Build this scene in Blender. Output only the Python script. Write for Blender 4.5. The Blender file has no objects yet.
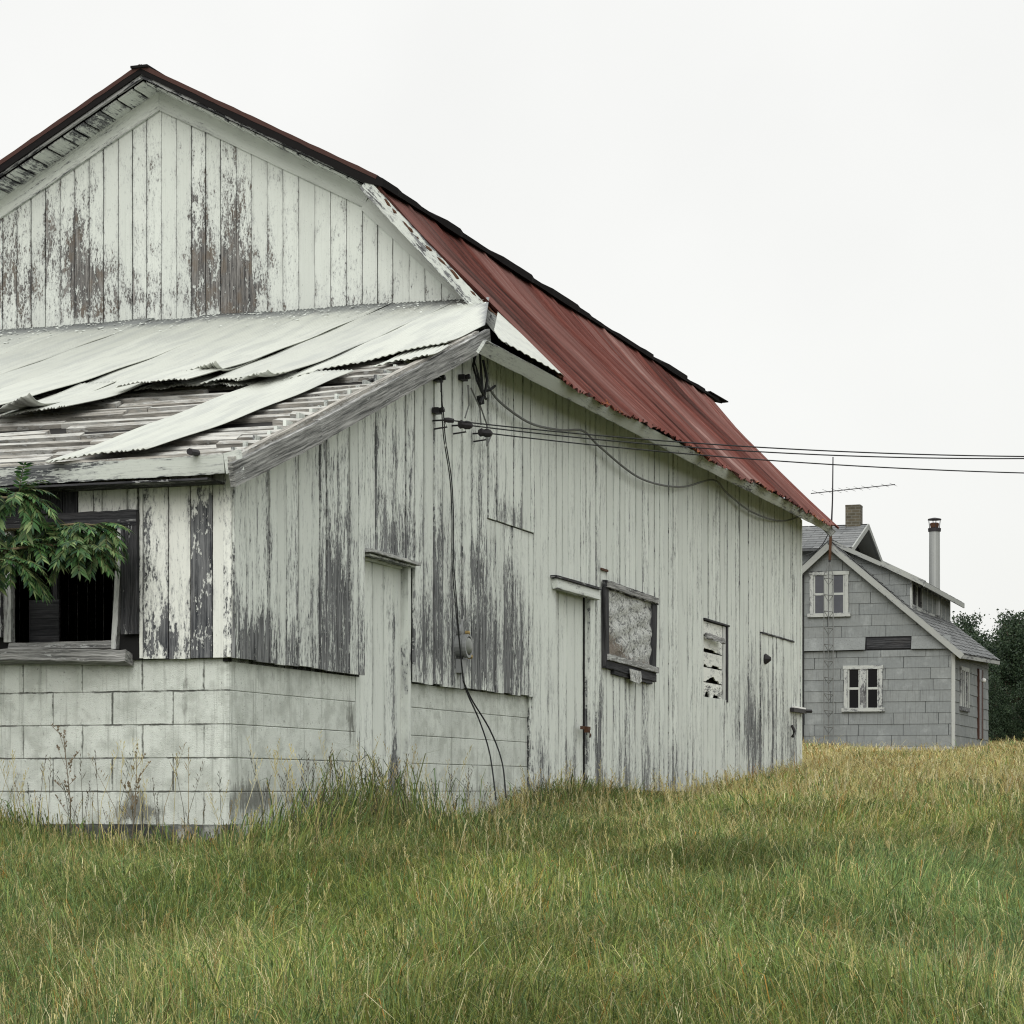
import bpy, math, random
import numpy as np
from mathutils import Vector, Matrix
random.seed(7); np.random.seed(7)
R = random.uniform
sc = bpy.context.scene
H = 1.5                                   # eye height above the ground under the camera
F, CX, CY = 2350.0, 512.0, 790.0          # focal length in pixels, horizon row
TH = math.atan(788.0 / F); CO, SI = math.cos(TH), math.sin(TH)

class Frame:
    """a building's own axes: u along the front, v back along the side, z relative to the eye"""
    def __init__(s, X0, Y0): s.X0, s.Y0 = X0, Y0
    def W(s, u, v, z): return Vector((s.X0 + u*CO + v*SI, s.Y0 - u*SI + v*CO, z))
    def side(s, px, py, u=0.):
        k = (px-CX)/F; v = (k*(s.Y0-u*SI)-s.X0-u*CO)/(SI-k*CO)
        return Vector((u, v, (CY-py)/F*(s.Y0-u*SI+v*CO)))
    def front(s, px, py, v=0.):
        k = (px-CX)/F; u = (k*(s.Y0+v*CO)-s.X0-v*SI)/(CO+k*SI)
        return Vector((u, v, (CY-py)/F*(s.Y0-u*SI+v*CO)))
    def inv(s, X, Y): return (X-s.X0)*CO-(Y-s.Y0)*SI, (X-s.X0)*SI+(Y-s.Y0)*CO
BF = Frame((229-CX)/F*13.9, 13.9)
HF = Frame((952-CX)/F*55.0, 55.0)
def at(px, py, Y): return Vector(((px-CX)/F*Y, Y, (CY-py)/F*Y))

# ------------------------------------------------------------------ ground shape
GY = np.array([-60, 0, 8, 13.9, 20, 27, 35, 45, 55, 70, 95, 140, 600.])
GZ = np.array([-2.2, -1.5, -.92, -.46, -.37, -.25, -.08, .24, .58, .95, 1.25, 1.4, 1.4])
def ground(X, Y):
    X = np.asarray(X, float); Y = np.asarray(Y, float)
    yy = Y - .12*X
    z = np.interp(yy, GY, GZ)
    z = .5*z + .25*np.interp(yy-2.2, GY, GZ) + .25*np.interp(yy+2.2, GY, GZ)
    return z + .035*np.sin(X*1.1+.7*Y) + .03*np.sin(Y*1.7-X*.6+1.) + .02*np.sin(3.1*X+1.3*Y)

# ------------------------------------------------------------------ materials
class NT:
    def __init__(s, name):
        s.m = bpy.data.materials.new(name); s.m.use_nodes = True
        s.t = s.m.node_tree; s.t.nodes.clear()
        s.out = s.t.nodes.new('ShaderNodeOutputMaterial')
    def set(s, nd, k, v):
        if hasattr(v, 'is_linked'): s.t.links.new(v, nd.inputs[k])
        elif v is not None: nd.inputs[k].default_value = v
    def math(s, op, a, b=0., c=None, clamp=False):
        n = s.t.nodes.new('ShaderNodeMath'); n.operation = op; n.use_clamp = clamp
        s.set(n, 0, a); s.set(n, 1, b)
        if c is not None: s.set(n, 2, c)
        return n.outputs[0]
    def attr(s, name, out='Fac'):
        n = s.t.nodes.new('ShaderNodeAttribute'); n.attribute_name = name; return n.outputs[out]
    def noise(s, vec, scale, detail=5, rough=.6, dist=0.):
        n = s.t.nodes.new('ShaderNodeTexNoise'); s.set(n, 'Vector', vec); n.inputs['Scale'].default_value = scale
        n.inputs['Detail'].default_value = detail; n.inputs['Roughness'].default_value = rough; n.inputs['Distortion'].default_value = dist
        return n.outputs['Fac']
    def vmul(s, vec, k):
        n = s.t.nodes.new('ShaderNodeVectorMath'); n.operation = 'MULTIPLY'; s.set(n, 0, vec); n.inputs[1].default_value = k; return n.outputs[0]
    def step(s, x, a, b, lo=0., hi=1.):
        n = s.t.nodes.new('ShaderNodeMapRange'); n.interpolation_type = 'SMOOTHSTEP'
        s.set(n, 'Value', x); s.set(n, 'From Min', a); s.set(n, 'From Max', b); s.set(n, 'To Min', lo); s.set(n, 'To Max', hi); return n.outputs[0]
    def mix(s, f, a, b, mode='MIX'):
        n = s.t.nodes.new('ShaderNodeMix'); n.data_type = 'RGBA'; n.blend_type = mode
        s.set(n, 0, f)
        for k, v in ((6, a), (7, b)): s.set(n, k, v if hasattr(v, 'is_linked') else (*v, 1.))
        return n.outputs[2]
    def ramp(s, f, stops):
        n = s.t.nodes.new('ShaderNodeValToRGB'); s.set(n, 0, f); e = n.color_ramp.elements
        while len(e) < len(stops): e.new(.5)
        for el, (p, c) in zip(e, stops): el.position = p; el.color = (*c, 1.)
        return n.outputs[0]
    def scale(s, col, f): return s.mix(1., col, s.comb(f, f, f), 'MULTIPLY')
    def comb(s, x, y, z):
        n = s.t.nodes.new('ShaderNodeCombineXYZ'); s.set(n, 0, x); s.set(n, 1, y); s.set(n, 2, z); return n.outputs[0]
    def bump(s, h, strength=.5, dist=.01):
        n = s.t.nodes.new('ShaderNodeBump'); s.set(n, 'Height', h); n.inputs['Strength'].default_value = strength; n.inputs['Distance'].default_value = dist; return n.outputs[0]
    def bsdf(s, col, rough=.8, metal=0., normal=None, spec=.3):
        n = s.t.nodes.new('ShaderNodeBsdfPrincipled')
        s.set(n, 'Base Color', col if hasattr(col, 'is_linked') else (*col, 1.)); s.set(n, 'Roughness', rough); s.set(n, 'Metallic', metal)
        n.inputs['Specular IOR Level'].default_value = spec
        if normal is not None: s.set(n, 'Normal', normal)
        s.t.links.new(n.outputs[0], s.out.inputs[0]); return s.m

def painted_wood(name, paint=(.63, .655, .60), dark=(.022, .025, .031), light=(.20, .205, .21), brown=.12, kx=1., ky=1., dirt=.55, thr=.5):
    t = NT(name)
    pc = t.attr('pc', 'Vector'); wear = t.attr('wear'); brd = t.attr('brd'); edge = t.attr('edge')
    vec = t.t.nodes.new('ShaderNodeVectorMath'); vec.operation = 'ADD'; t.set(vec, 0, pc); t.set(vec, 1, t.comb(t.math('MULTIPLY', brd, 31.), t.math('MULTIPLY', brd, 17.), t.math('MULTIPLY', brd, 53.)))
    v = vec.outputs[0]
    big = t.noise(t.vmul(v, (7*kx, 1.3*ky, 3)), 1, 4, .6)
    med = t.noise(t.vmul(v, (34*kx, 2.6*ky, 9)), 1, 8, .74, .5)
    fin = t.noise(t.vmul(v, (105*kx, 9.*ky, 30)), 1, 5, .7)
    grain = t.noise(t.vmul(v, (85*kx, 2.5, 30)), 1, 5, .7)
    ed = t.math('POWER', t.math('ABSOLUTE', edge), 5.)
    val = t.math('ADD', wear, t.math('MULTIPLY', t.math('SUBTRACT', big, .5), .8))
    val = t.math('ADD', val, t.math('MULTIPLY', t.math('SUBTRACT', med, .5), 1.6))
    val = t.math('ADD', val, t.math('MULTIPLY', t.math('SUBTRACT', fin, .5), .95))
    val = t.math('ADD', val, t.math('MULTIPLY', ed, .13))
    val = t.math('ADD', val, t.math('MULTIPLY', t.math('SUBTRACT', brd, .5), .24))
    chip = t.noise(t.vmul(v, (75, 26*ky**.5, 40)), 1, 4, .65)
    val = t.math('ADD', val, t.math('MULTIPLY', t.math('SUBTRACT', chip, .5), .75))
    mask = t.step(val, thr-.02, thr+.025)
    thin = t.step(val, thr-.33, thr+.02)
    wood = t.ramp(t.math('ADD', t.math('MULTIPLY', grain, .7), t.math('MULTIPLY', med, .3)), [(.39, dark), (.5, tuple(.55*a+.45*b for a, b in zip(dark, light))), (.61, light)])
    wood = t.mix(t.math('MULTIPLY', t.step(big, .52, .66), brown), wood, (.14, .112, .085))
    p = t.scale(paint, t.math('ADD', .9, t.math('MULTIPLY', brd, .14)))
    p = t.mix(t.math('MULTIPLY', thin, dirt), p, (.27, .28, .285))
    streak = t.noise(t.vmul(v, (60*kx, .8, 20)), 1, 5, .7)
    p = t.mix(t.step(streak, .5, .8, 0., .38), p, (.33, .35, .32))
    p = t.mix(t.math('MULTIPLY', ed, t.step(big, .4, .62, .02, .4)), p, (.17, .175, .165))
    fleck = t.step(t.noise(t.vmul(v, (150, 45, 60)), 1, 2, .5), .70, .74)
    p = t.mix(t.math('MULTIPLY', fleck, .6), p, (.2, .2, .19))
    col = t.mix(mask, p, wood)
    h = t.math('ADD', t.math('MULTIPLY', mask, -1.), t.math('ADD', t.math('MULTIPLY', grain, .5), t.math('MULTIPLY', fin, .35)))
    return t.bsdf(col, .85, 0., t.bump(h, .55, .006), .2)

def block_paint(name):
    t = NT(name); pc = t.attr('pc', 'Vector'); wear = t.attr('wear'); brd = t.attr('brd')
    a = t.noise(t.vmul(pc, (5, 2.2, 5)), 1, 6, .65); b = t.noise(t.vmul(pc, (30, 9, 30)), 1, 7, .7); c = t.noise(pc, 170, 3, .6)
    blot = t.noise(pc, 6.5, 4, .6)
    p = t.scale((.665, .70, .65), t.math('ADD', .87, t.math('MULTIPLY', brd, .16)))
    p = t.mix(t.step(blot, .42, .66, 0, .6), p, (.38, .405, .365))
    p = t.mix(t.step(c, .56, .68, 0, .3), p, (.3, .31, .29))
    val = t.math('ADD', wear, t.math('ADD', t.math('MULTIPLY', t.math('SUBTRACT', a, .5), .9), t.math('MULTIPLY', t.math('SUBTRACT', b, .5), 1.2)))
    mask = t.step(val, .38, .66, 0, .85)
    col = t.mix(mask, p, t.ramp(b, [(.35, (.05, .055, .05)), (.65, (.2, .2, .18))]))
    bk = t.t.nodes.new('ShaderNodeTexBrick'); sx = t.t.nodes.new('ShaderNodeSeparateXYZ'); t.set(sx, 0, pc)
    wob = t.math('MULTIPLY', t.math('SUBTRACT', t.noise(pc, 14, 4, .6), .5), .018)
    t.set(bk, 'Vector', t.comb(t.math('ADD', t.math('ADD', sx.outputs[0], .165+4.05), wob), t.math('ADD', t.math('ADD', sx.outputs[1], 2-.79), wob), 0.))
    for k_, v_ in (('Scale', 1.), ('Brick Width', .405), ('Row Height', .2), ('Mortar Size', .007), ('Mortar Smooth', .35)): bk.inputs[k_].default_value = v_
    jd = t.math('MULTIPLY', bk.outputs['Fac'], t.step(t.noise(pc, 5.5, 5, .7), .42, .56)); jd = t.math('MULTIPLY', jd, t.step(sx.outputs[2], .004, .012, 1., .0))
    col = t.mix(t.math('MULTIPLY', jd, .85), col, (.075, .08, .068))
    drip = t.noise(t.vmul(pc, (22, .9, 9)), 1, 6, .7)
    col = t.mix(t.step(drip, .52, .70, 0, .62), col, (.25, .265, .235))
    sp = t.noise(pc, 48, 4, .7)
    col = t.mix(t.step(sp, .60, .68, 0, .6), col, (.17, .175, .16))
    h = t.math('ADD', t.math('MULTIPLY', c, .9), t.math('ADD', t.math('MULTIPLY', b, .8), blot))
    return t.bsdf(col, .9, 0., t.bump(h, .7, .010), .2)

def sheet_metal(name):
    t = NT(name); pc = t.attr('pc', 'Vector'); brd = t.attr('brd'); wear = t.attr('wear')
    v = t.t.nodes.new('ShaderNodeVectorMath'); v.operation = 'ADD'; t.set(v, 0, pc); t.set(v, 1, t.comb(t.math('MULTIPLY', brd, 9.), t.math('MULTIPLY', brd, 5.), 0.)); v = v.outputs[0]
    s1 = t.noise(t.vmul(v, (9, .9, 1)), 1, 5, .6); s2 = t.noise(t.vmul(v, (40, 3, 1)), 1, 5, .7); s3 = t.noise(v, 55, 2, .5)
    col = t.scale((.50, .515, .465), t.math('ADD', .93, t.math('MULTIPLY', brd, .12)))
    col = t.mix(t.step(s1, .42, .66, 0, .6), col, (.37, .385, .365))
    col = t.mix(t.step(s2, .55, .75, 0, .35), col, (.36, .36, .34))
    col = t.mix(t.step(t.math('ADD', wear, t.math('MULTIPLY', t.math('SUBTRACT', s2, .5), .6)), .22, .62, 0, .85), col, (.17, .18, .185))
    col = t.mix(t.step(s3, .735, .76, 0, .7), col, (.3, .16, .07))
    dent = t.noise(t.vmul(v, (3.2, 2.2, 1)), 1, 3, .5)
    rs = t.noise(t.vmul(v, (26, 1.2, 1)), 1, 5, .7)
    col = t.mix(t.step(rs, .66, .78, 0, .55), col, (.25, .17, .10))
    return t.bsdf(col, .5, .2, t.bump(t.math('ADD', dent, t.math('MULTIPLY', s1, .3)), .5, .05), .4)

def rusty_metal(name):
    t = NT(name); pc = t.attr('pc', 'Vector'); brd = t.attr('brd'); wear = t.attr('wear')
    s0 = t.noise(t.vmul(pc, (1.5, .25, 1)), 1, 3, .5)
    s1 = t.noise(t.vmul(pc, (7, .6, 1)), 1, 5, .65); s2 = t.noise(t.vmul(pc, (24, .8, 1)), 1, 7, .8); s3 = t.noise(t.vmul(pc, (60, 25, 1)), 1, 5, .7)
    f = t.math('ADD', t.math('MULTIPLY', s1, .35), t.math('ADD', t.math('MULTIPLY', s2, .58), t.math('MULTIPLY', t.math('SUBTRACT', brd, .4), .17)))
    col = t.ramp(f, [(.34, (.022, .010, .008)), (.43, (.082, .025, .019)), (.54, (.155, .052, .041)), (.66, (.29, .19, .17))])
    col = t.mix(t.step(s0, .45, .62, 0, .5), col, (.15, .085, .075))
    col = t.mix(t.step(s3, .55, .75, 0, .28), col, (.16, .095, .08))
    col = t.mix(t.step(t.math('ADD', wear, t.math('MULTIPLY', t.math('SUBTRACT', s3, .5), 1.1)), .5, .7), col, t.ramp(s3, [(.3, (.08, .03, .012)), (.65, (.36, .12, .03))]))
    return t.bsdf(col, .75, 0., t.bump(t.math('ADD', s2, s3), .3, .006), .1)

def plain(name, c, rough=.7, metal=0., var=.25, scale=20., spec=.3):
    t = NT(name); g = t.t.nodes.new('ShaderNodeTexCoord').outputs['Object']
    n1 = t.noise(g, scale, 5, .65); n2 = t.noise(g, scale*.13, 3, .5)
    k = t.math('ADD', 1-var, t.math('MULTIPLY', t.math('ADD', n1, n2), var))
    return t.bsdf(t.scale(c, k), rough, metal, t.bump(n1, .25, .005), spec)

def shingle_mat(name, c1, c2):
    t = NT(name); g = t.attr('pc', 'Vector'); brd = t.attr('brd')
    n = t.noise(g, 14, 6, .7); n2 = t.noise(g, 1.3, 4, .6); n3 = t.noise(t.vmul(g, (30, 2, 30)), 1, 4, .6)
    col = t.mix(brd, c1, c2)
    col = t.scale(col, t.math('ADD', .62, t.math('ADD', t.math('MULTIPLY', n, .4), t.math('MULTIPLY', n2, .35))))
    col = t.mix(t.step(n3, .5, .72, 0, .5), col, tuple(x*.5 for x in c1))
    n4 = t.noise(g, 2.6, 5, .7)
    col = t.mix(t.step(n4, .52, .7, 0, .45), col, tuple(min(1, x*1.45) for x in c2))
    return t.bsdf(col, .9, 0., t.bump(n, .4, .01), .15)

def leafy(name, trans=.3, rough=.6):
    t = NT(name); c = t.attr('col', 'Color')
    p = t.t.nodes.new('ShaderNodeBsdfPrincipled'); t.set(p, 'Base Color', c); p.inputs['Roughness'].default_value = rough; p.inputs['Specular IOR Level'].default_value = .25
    tr = t.t.nodes.new('ShaderNodeBsdfTranslucent'); t.set(tr, 'Color', c)
    mx = t.t.nodes.new('ShaderNodeMixShader'); mx.inputs[0].default_value = trans
    t.t.links.new(p.outputs[0], mx.inputs[1]); t.t.links.new(tr.outputs[0], mx.inputs[2]); t.t.links.new(mx.outputs[0], t.out.inputs[0])
    return t.m

def brick_mat(name):
    t = NT(name); g = t.t.nodes.new('ShaderNodeTexCoord').outputs['Object']
    b = t.t.nodes.new('ShaderNodeTexBrick'); s = t.t.nodes.new('ShaderNodeVectorMath'); s.operation = 'ADD'
    sp = t.t.nodes.new('ShaderNodeSeparateXYZ'); t.set(sp, 0, g)
    t.set(b, 'Vector', t.comb(t.math('ADD', sp.outputs[0], sp.outputs[1]), sp.outputs[2], 0.))
    b.inputs['Color1'].default_value = (.065, .058, .04, 1); b.inputs['Color2'].default_value = (.095, .08, .055, 1); b.inputs['Mortar'].default_value = (.12, .115, .095, 1)
    b.inputs['Scale'].default_value = 1.; b.inputs['Brick Width'].default_value = .21; b.inputs['Row Height'].default_value = .075; b.inputs['Mortar Size'].default_value = .01
    return t.bsdf(t.scale(b.outputs['Color'], t.math('ADD', .55, t.noise(g, 9, 5, .6))), .9)

def soil_mat(name):
    t = NT(name); g = t.t.nodes.new('ShaderNodeTexCoord').outputs['Object']
    n = t.noise(g, 1.2, 8, .7); n2 = t.noise(g, 22, 5, .7)
    col = t.mix(t.step(n, .4, .62), (.055, .065, .028), (.12, .10, .048)); col = t.scale(col, t.math('ADD', .45, n2))
    return t.bsdf(col, 1., 0., t.bump(n2, .6, .05), .05)

M = dict(
    front=painted_wood('front_paint', paint=(.77, .785, .73), ky=2.2, kx=.75),
    side=painted_wood('side_paint', paint=(.70, .735, .685), dirt=.5, ky=1.3, brown=0., dark=(.014, .015, .017), light=(.27, .278, .28)),
    gable=painted_wood('gable_paint', paint=(.61, .64, .595), brown=.6, ky=3.2, dark=(.02, .02, .022), light=(.26, .25, .235)),
    trim=painted_wood('trim_paint', paint=(.60, .63, .585), brown=.1),
    grey=painted_wood('bare_grey_board', paint=(.55, .56, .54), dark=(.06, .062, .06), light=(.42, .42, .405), brown=.05),
    lath=painted_wood('lath_wood', paint=(.50, .49, .45), dark=(.10, .095, .085), light=(.47, .45, .405), brown=.2),
    black=painted_wood('charred_board', paint=(.30, .30, .29), dark=(.007, .008, .010), light=(.07, .07, .074), brown=.04),
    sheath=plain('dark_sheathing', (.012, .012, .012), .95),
    block=block_paint('painted_block'), mortar=plain('mortar', (.17, .175, .16), .95, var=.75, scale=26),
    footing=None, sheet=sheet_metal('galvanised_sheet'), rust=rusty_metal('red_rusty_metal'),
    tar=plain('tar_paper', (.014, .013, .012), .95), roofdark=plain('dark_roofing', (.013, .012, .012), .95, scale=40, spec=.05),
    rustedge=plain('rust_edge', (.055, .025, .02), .85, .0, .4, 12),
    cable=plain('black_cable', (.012, .013, .014), .6), greycable=plain('grey_cable', (.15, .155, .15), .7),
    iron=plain('old_iron', (.035, .033, .035), .6, .5), rustiron=plain('rusty_iron', (.07, .032, .016), .85, scale=50),
    galv=plain('galvanised_pipe', (.27, .28, .28), .5, .5), dial=plain('meter_dial', (.17, .18, .165), .3, 0., .15, 60),
    brass=plain('brass', (.33, .24, .10), .45, .8), plastic=None, soil=soil_mat('meadow_soil'),
    grass=leafy('grass_blades', .3, .7), leaf=leafy('green_leaves', .22, .5), bark=plain('bark', (.09, .075, .055), .95),
    twig=plain('twig', (.15, .12, .07), .9),
    hside=shingle_mat('grey_siding', (.20, .214, .213), (.225, .238, .234)), hroof=shingle_mat('roof_shingles', (.115, .12, .122), (.20, .205, .205)),
    hdark=plain('house_dark_gap', (.02, .02, .022), .95), htrim=painted_wood('house_trim', paint=(.43, .445, .42), kx=.25),
    hrake=painted_wood('house_rake_paint', paint=(.33, .34, .32), kx=.3, ky=.5),
    hlow=plain('house_foundation', (.33, .34, .35), .95), glass=plain('dark_pane', (.006, .006, .007), .25, 0., .1, 3, .12),
    curtain=plain('curtained_pane', (.075, .078, .09), .25, 0., .4, 6, .25), brick=brick_mat('chimney_brick'),
    flue=plain('flue_metal', (.30, .31, .30), .5, .3, .2, 4), brown=plain('brown_door', (.06, .025, .016), .6), lamp=plain('lamp_globe', (.75, .75, .72), .3))
def crumpled():
    t = NT('crumpled_plastic'); pc = t.attr('pc', 'Vector'); wear = t.attr('wear')
    a = t.noise(t.vmul(pc, (6, 7, 6)), 1, 6, .7, 2.2); b = t.noise(pc, 26, 5, .7, 1.)
    col = t.ramp(t.math('ADD', t.math('MULTIPLY', a, .6), t.math('MULTIPLY', b, .4)), [(.40, (.05, .05, .05)), (.45, (.26, .27, .26)), (.51, (.58, .595, .57)), (.7, (.64, .65, .62))])
    col = t.mix(t.step(t.math('ADD', wear, t.math('MULTIPLY', t.math('SUBTRACT', b, .5), 1.4)), .5, .75, 0, .85), col, (.13, .09, .055))
    return t.bsdf(col, .55, 0., t.bump(t.math('ADD', a, b), .8, .03), .4)
M['plastic'] = crumpled()
t = NT('footing_concrete'); g_ = t.attr('pc', 'Vector'); n_ = t.noise(t.vmul(g_, (3, 5, 3)), 1, 7, .72)
M['footing'] = t.bsdf(t.ramp(n_, [(.38, (.025, .027, .025)), (.52, (.11, .115, .11)), (.62, (.33, .34, .31)), (.75, (.5, .52, .48))]), .95, 0., t.bump(n_, .5, .02))

# ------------------------------------------------------------------ mesh helpers
OFF = {}
class MB:
    def __init__(s): s.v, s.f, s.pc, s.wear, s.brd, s.edge, s.col = [], [], [], [], [], [], []
    def add(s, vs, fs, pcs=None, wear=0., brd=None, edges=None, col=None):
        b = len(s.v); n = len(vs); s.v += [tuple(x) for x in vs]
        s.f += [tuple(b+i for i in f) for f in fs]
        s.pc += [tuple(p) for p in (pcs if pcs is not None else vs)]
        s.wear += list(wear) if hasattr(wear, '__len__') else [wear]*n
        s.brd += [random.random() if brd is None else brd]*n if brd is not None or n == 0 else [random.random()]*n
        s.edge += list(edges) if edges is not None else [0.]*n
        s.col += [col or (1, 1, 1)]*n
    def plank(s, A, B, w, t, nrm, wear=.15, seg=.12, jit=0., cutA=0., cutB=0., maxseg=60):
        A, B, nrm = Vector(A), Vector(B), Vector(nrm).normalized()
        d = B-A; L = d.length
        if L < 1e-4: return
        d.normalize(); ac = d.cross(nrm).normalized(); nn = ac.cross(d)
        n = max(1, min(maxseg, int(L/seg)+1)); vs, pcs, we, ed = [], [], [], []
        br = random.random()
        for i in range(n+1):
            f = i/n
            for sx, dp in ((-1, 0), (1, 0), (1, 1), (-1, 1)):
                cut = (cutA*(1-f)+cutB*f)*sx*.5
                jj = R(-jit, jit) if 0 < i < n else R(-jit, jit)*.5
                p = A+d*(L*f+cut)+ac*(sx*w*.5+jj)-nn*(dp*t)
                vs.append(p); pcs.append((sx*w*.5+br*3, L*f+A.z, dp*t+br*5)); ed.append(sx if dp == 0 else sx)
                we.append(wear(p) if callable(wear) else wear)
        fs = []
        for i in range(n):
            b = 4*i
            for k in range(4): fs.append((b+k, b+(k+1) % 4, b+4+(k+1) % 4, b+4+k))
        fs += [(3, 2, 1, 0), (4*n, 4*n+1, 4*n+2, 4*n+3)]
        s.add(vs, fs, pcs, we, br, ed)
    def box(s, lo, hi, wear=.15):
        (x0, y0, z0), (x1, y1, z1) = lo, hi
        vs = [(x0, y0, z0), (x1, y0, z0), (x1, y1, z0), (x0, y1, z0), (x0, y0, z1), (x1, y0, z1), (x1, y1, z1), (x0, y1, z1)]
        s.add(vs, [(3, 2, 1, 0), (4, 5, 6, 7), (0, 1, 5, 4), (1, 2, 6, 5), (2, 3, 7, 6), (3, 0, 4, 7)], wear=wear)
    def prism(s, poly, ext, wear=.15, pcs=None, brd=None):
        """poly: planar 3D loop, extruded by the vector ext"""
        n = len(poly); ext = Vector(ext); P = [Vector(p) for p in poly]
        vs = P+[p+ext for p in P]
        fs = [tuple(range(n)), tuple(range(2*n-1, n-1, -1))]+[(i, i+n, (i+1) % n+n, (i+1) % n) for i in range(n)]
        s.add(vs, fs, (list(pcs)*2 if pcs else None), wear, brd)
    def tube(s, pts, r, n=6, wear=0.):
        P = [Vector(p) for p in pts]; vs, fs = [], []
        for i, p in enumerate(P):
            d = (P[min(i+1, len(P)-1)]-P[max(i-1, 0)]).normalized()
            a = d.orthogonal().normalized() if abs(d.z) > .9 else d.cross(Vector((0, 0, 1))).normalized()
            b = d.cross(a); rr = r[i] if hasattr(r, '__len__') else r
            for k in range(n):
                t = 2*math.pi*k/n; vs.append(p+a*(rr*math.cos(t))+b*(rr*math.sin(t)))
        for i in range(len(P)-1):
            for k in range(n): fs.append((i*n+k, i*n+(k+1) % n, (i+1)*n+(k+1) % n, (i+1)*n+k))
        fs += [tuple(range(n-1, -1, -1)), tuple((len(P)-1)*n+k for k in range(n))]
        s.add(vs, fs, wear=wear)
    def lathe(s, base, axis, prof, n=20):
        base, ax = Vector(base), Vector(axis).normalized(); a = ax.orthogonal().normalized(); b = ax.cross(a); vs, fs = [], []
        for h, r in prof:
            for k in range(n):
                t = 2*math.pi*k/n; vs.append(base+ax*h+a*(r*math.cos(t))+b*(r*math.sin(t)))
        for i in range(len(prof)-1):
            for k in range(n): fs.append((i*n+k, i*n+(k+1) % n, (i+1)*n+(k+1) % n, (i+1)*n+k))
        fs += [tuple(range(n-1, -1, -1)), tuple((len(prof)-1)*n+k for k in range(n))]
        s.add(vs, fs)
    def build(s, name, mat, parent=None, origin=None, label=None, smooth=False, col=False):
        o3 = np.array(OFF[parent.name] if parent else (origin if origin is not None else (0, 0, 0)), float)
        V = np.array([tuple(x) for x in s.v], float).reshape(-1, 3)-o3
        me = bpy.data.meshes.new(name); me.from_pydata(V.tolist(), [], s.f)
        for nm, dat in (('wear', s.wear), ('brd', s.brd), ('edge', s.edge)):
            me.attributes.new(nm, 'FLOAT', 'POINT').data.foreach_set('value', np.array(dat, np.float32))
        me.attributes.new('pc', 'FLOAT_VECTOR', 'POINT').data.foreach_set('vector', np.array([tuple(p) for p in s.pc], np.float32).ravel())
        if col:
            c = np.ones((len(s.v), 4), np.float32); c[:, :3] = np.array(s.col, np.float32)
            me.attributes.new('col', 'FLOAT_COLOR', 'POINT').data.foreach_set('color', c.ravel())
        me.materials.append(M[mat] if isinstance(mat, str) else mat)
        if smooth: me.polygons.foreach_set('use_smooth', [True]*len(me.polygons))
        import bmesh
        bm = bmesh.new(); bm.from_mesh(me); bmesh.ops.recalc_face_normals(bm, faces=bm.faces); bm.to_mesh(me); bm.free()
        o = bpy.data.objects.new(name, me); sc.collection.objects.link(o)
        if parent: o.parent = parent; OFF[o.name] = tuple(o3)
        else: o.location = (o3[0], o3[1], o3[2]+H)
        if label: o['label'] = label
        return o
def tag(o, label, cat, group=None, kind=None):
    if label: o['label'] = label
    if cat: o['category'] = cat
    if group: o['group'] = group
    if kind: o['kind'] = kind
    return o
def thing(name, label, cat, base, frame=None, group=None):
    """an Empty at the thing's base; base in the frame's own axes (or world), z from eye level"""
    o = bpy.data.objects.new(name, None); sc.collection.objects.link(o); o.empty_display_size = .2
    w = frame.W(*base) if frame else Vector(base)
    o.location = (w.x, w.y, w.z+H)
    if frame: o.rotation_euler = (0, 0, -TH)
    OFF[o.name] = tuple(base); return tag(o, label, cat, group)
def blobs(base, lst, conv, horiz, minh=.085):
    L = []
    for px, py, rx, ry, a in lst:
        c = conv(px, py); e = conv(px+rx*.5, py); f = conv(px-rx*.5, py); g = conv(px, py-ry)
        L.append((c[horiz], c[2], max(abs(e[horiz]-f[horiz]), minh), max(g[2]-c[2], .02), a))
    def fn(p):
        w = base
        for h, z, rh, rz, a in L:
            q = ((p[horiz]-h)/rh)**2+((p[2]-z)/rz)**2
            if q < 4: w += a*math.exp(-q*1.1)
        return w
    return fn

# =================================================================== BARN
ZB = -.5
barn = thing('barn', 'long weathered white wooden barn with rusty red gambrel roof and block foundation', 'barn', (0, 0, ZB), BF)
VG, VFAR, WL = 5.66, 16.58, -6.76            # gable plane, far end, left side wall
US = .05                                      # face of the side boarding
RM = .356
def roofz(v): return 1.95+RM*(v+.3)           # lean-to roof plane
def low_roof_z(u):                            # lower gambrel slope, right half
    P = [(-1.32, 5.09), (-.85, 4.53), (-.32, 4.00), (.1, 3.58), (.42, 3.27)]
    return float(np.interp(u, [p[0] for p in P], [p[1] for p in P]))
def up_roof_z(u): return 6.14-abs(u+3.34)*.52

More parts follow.
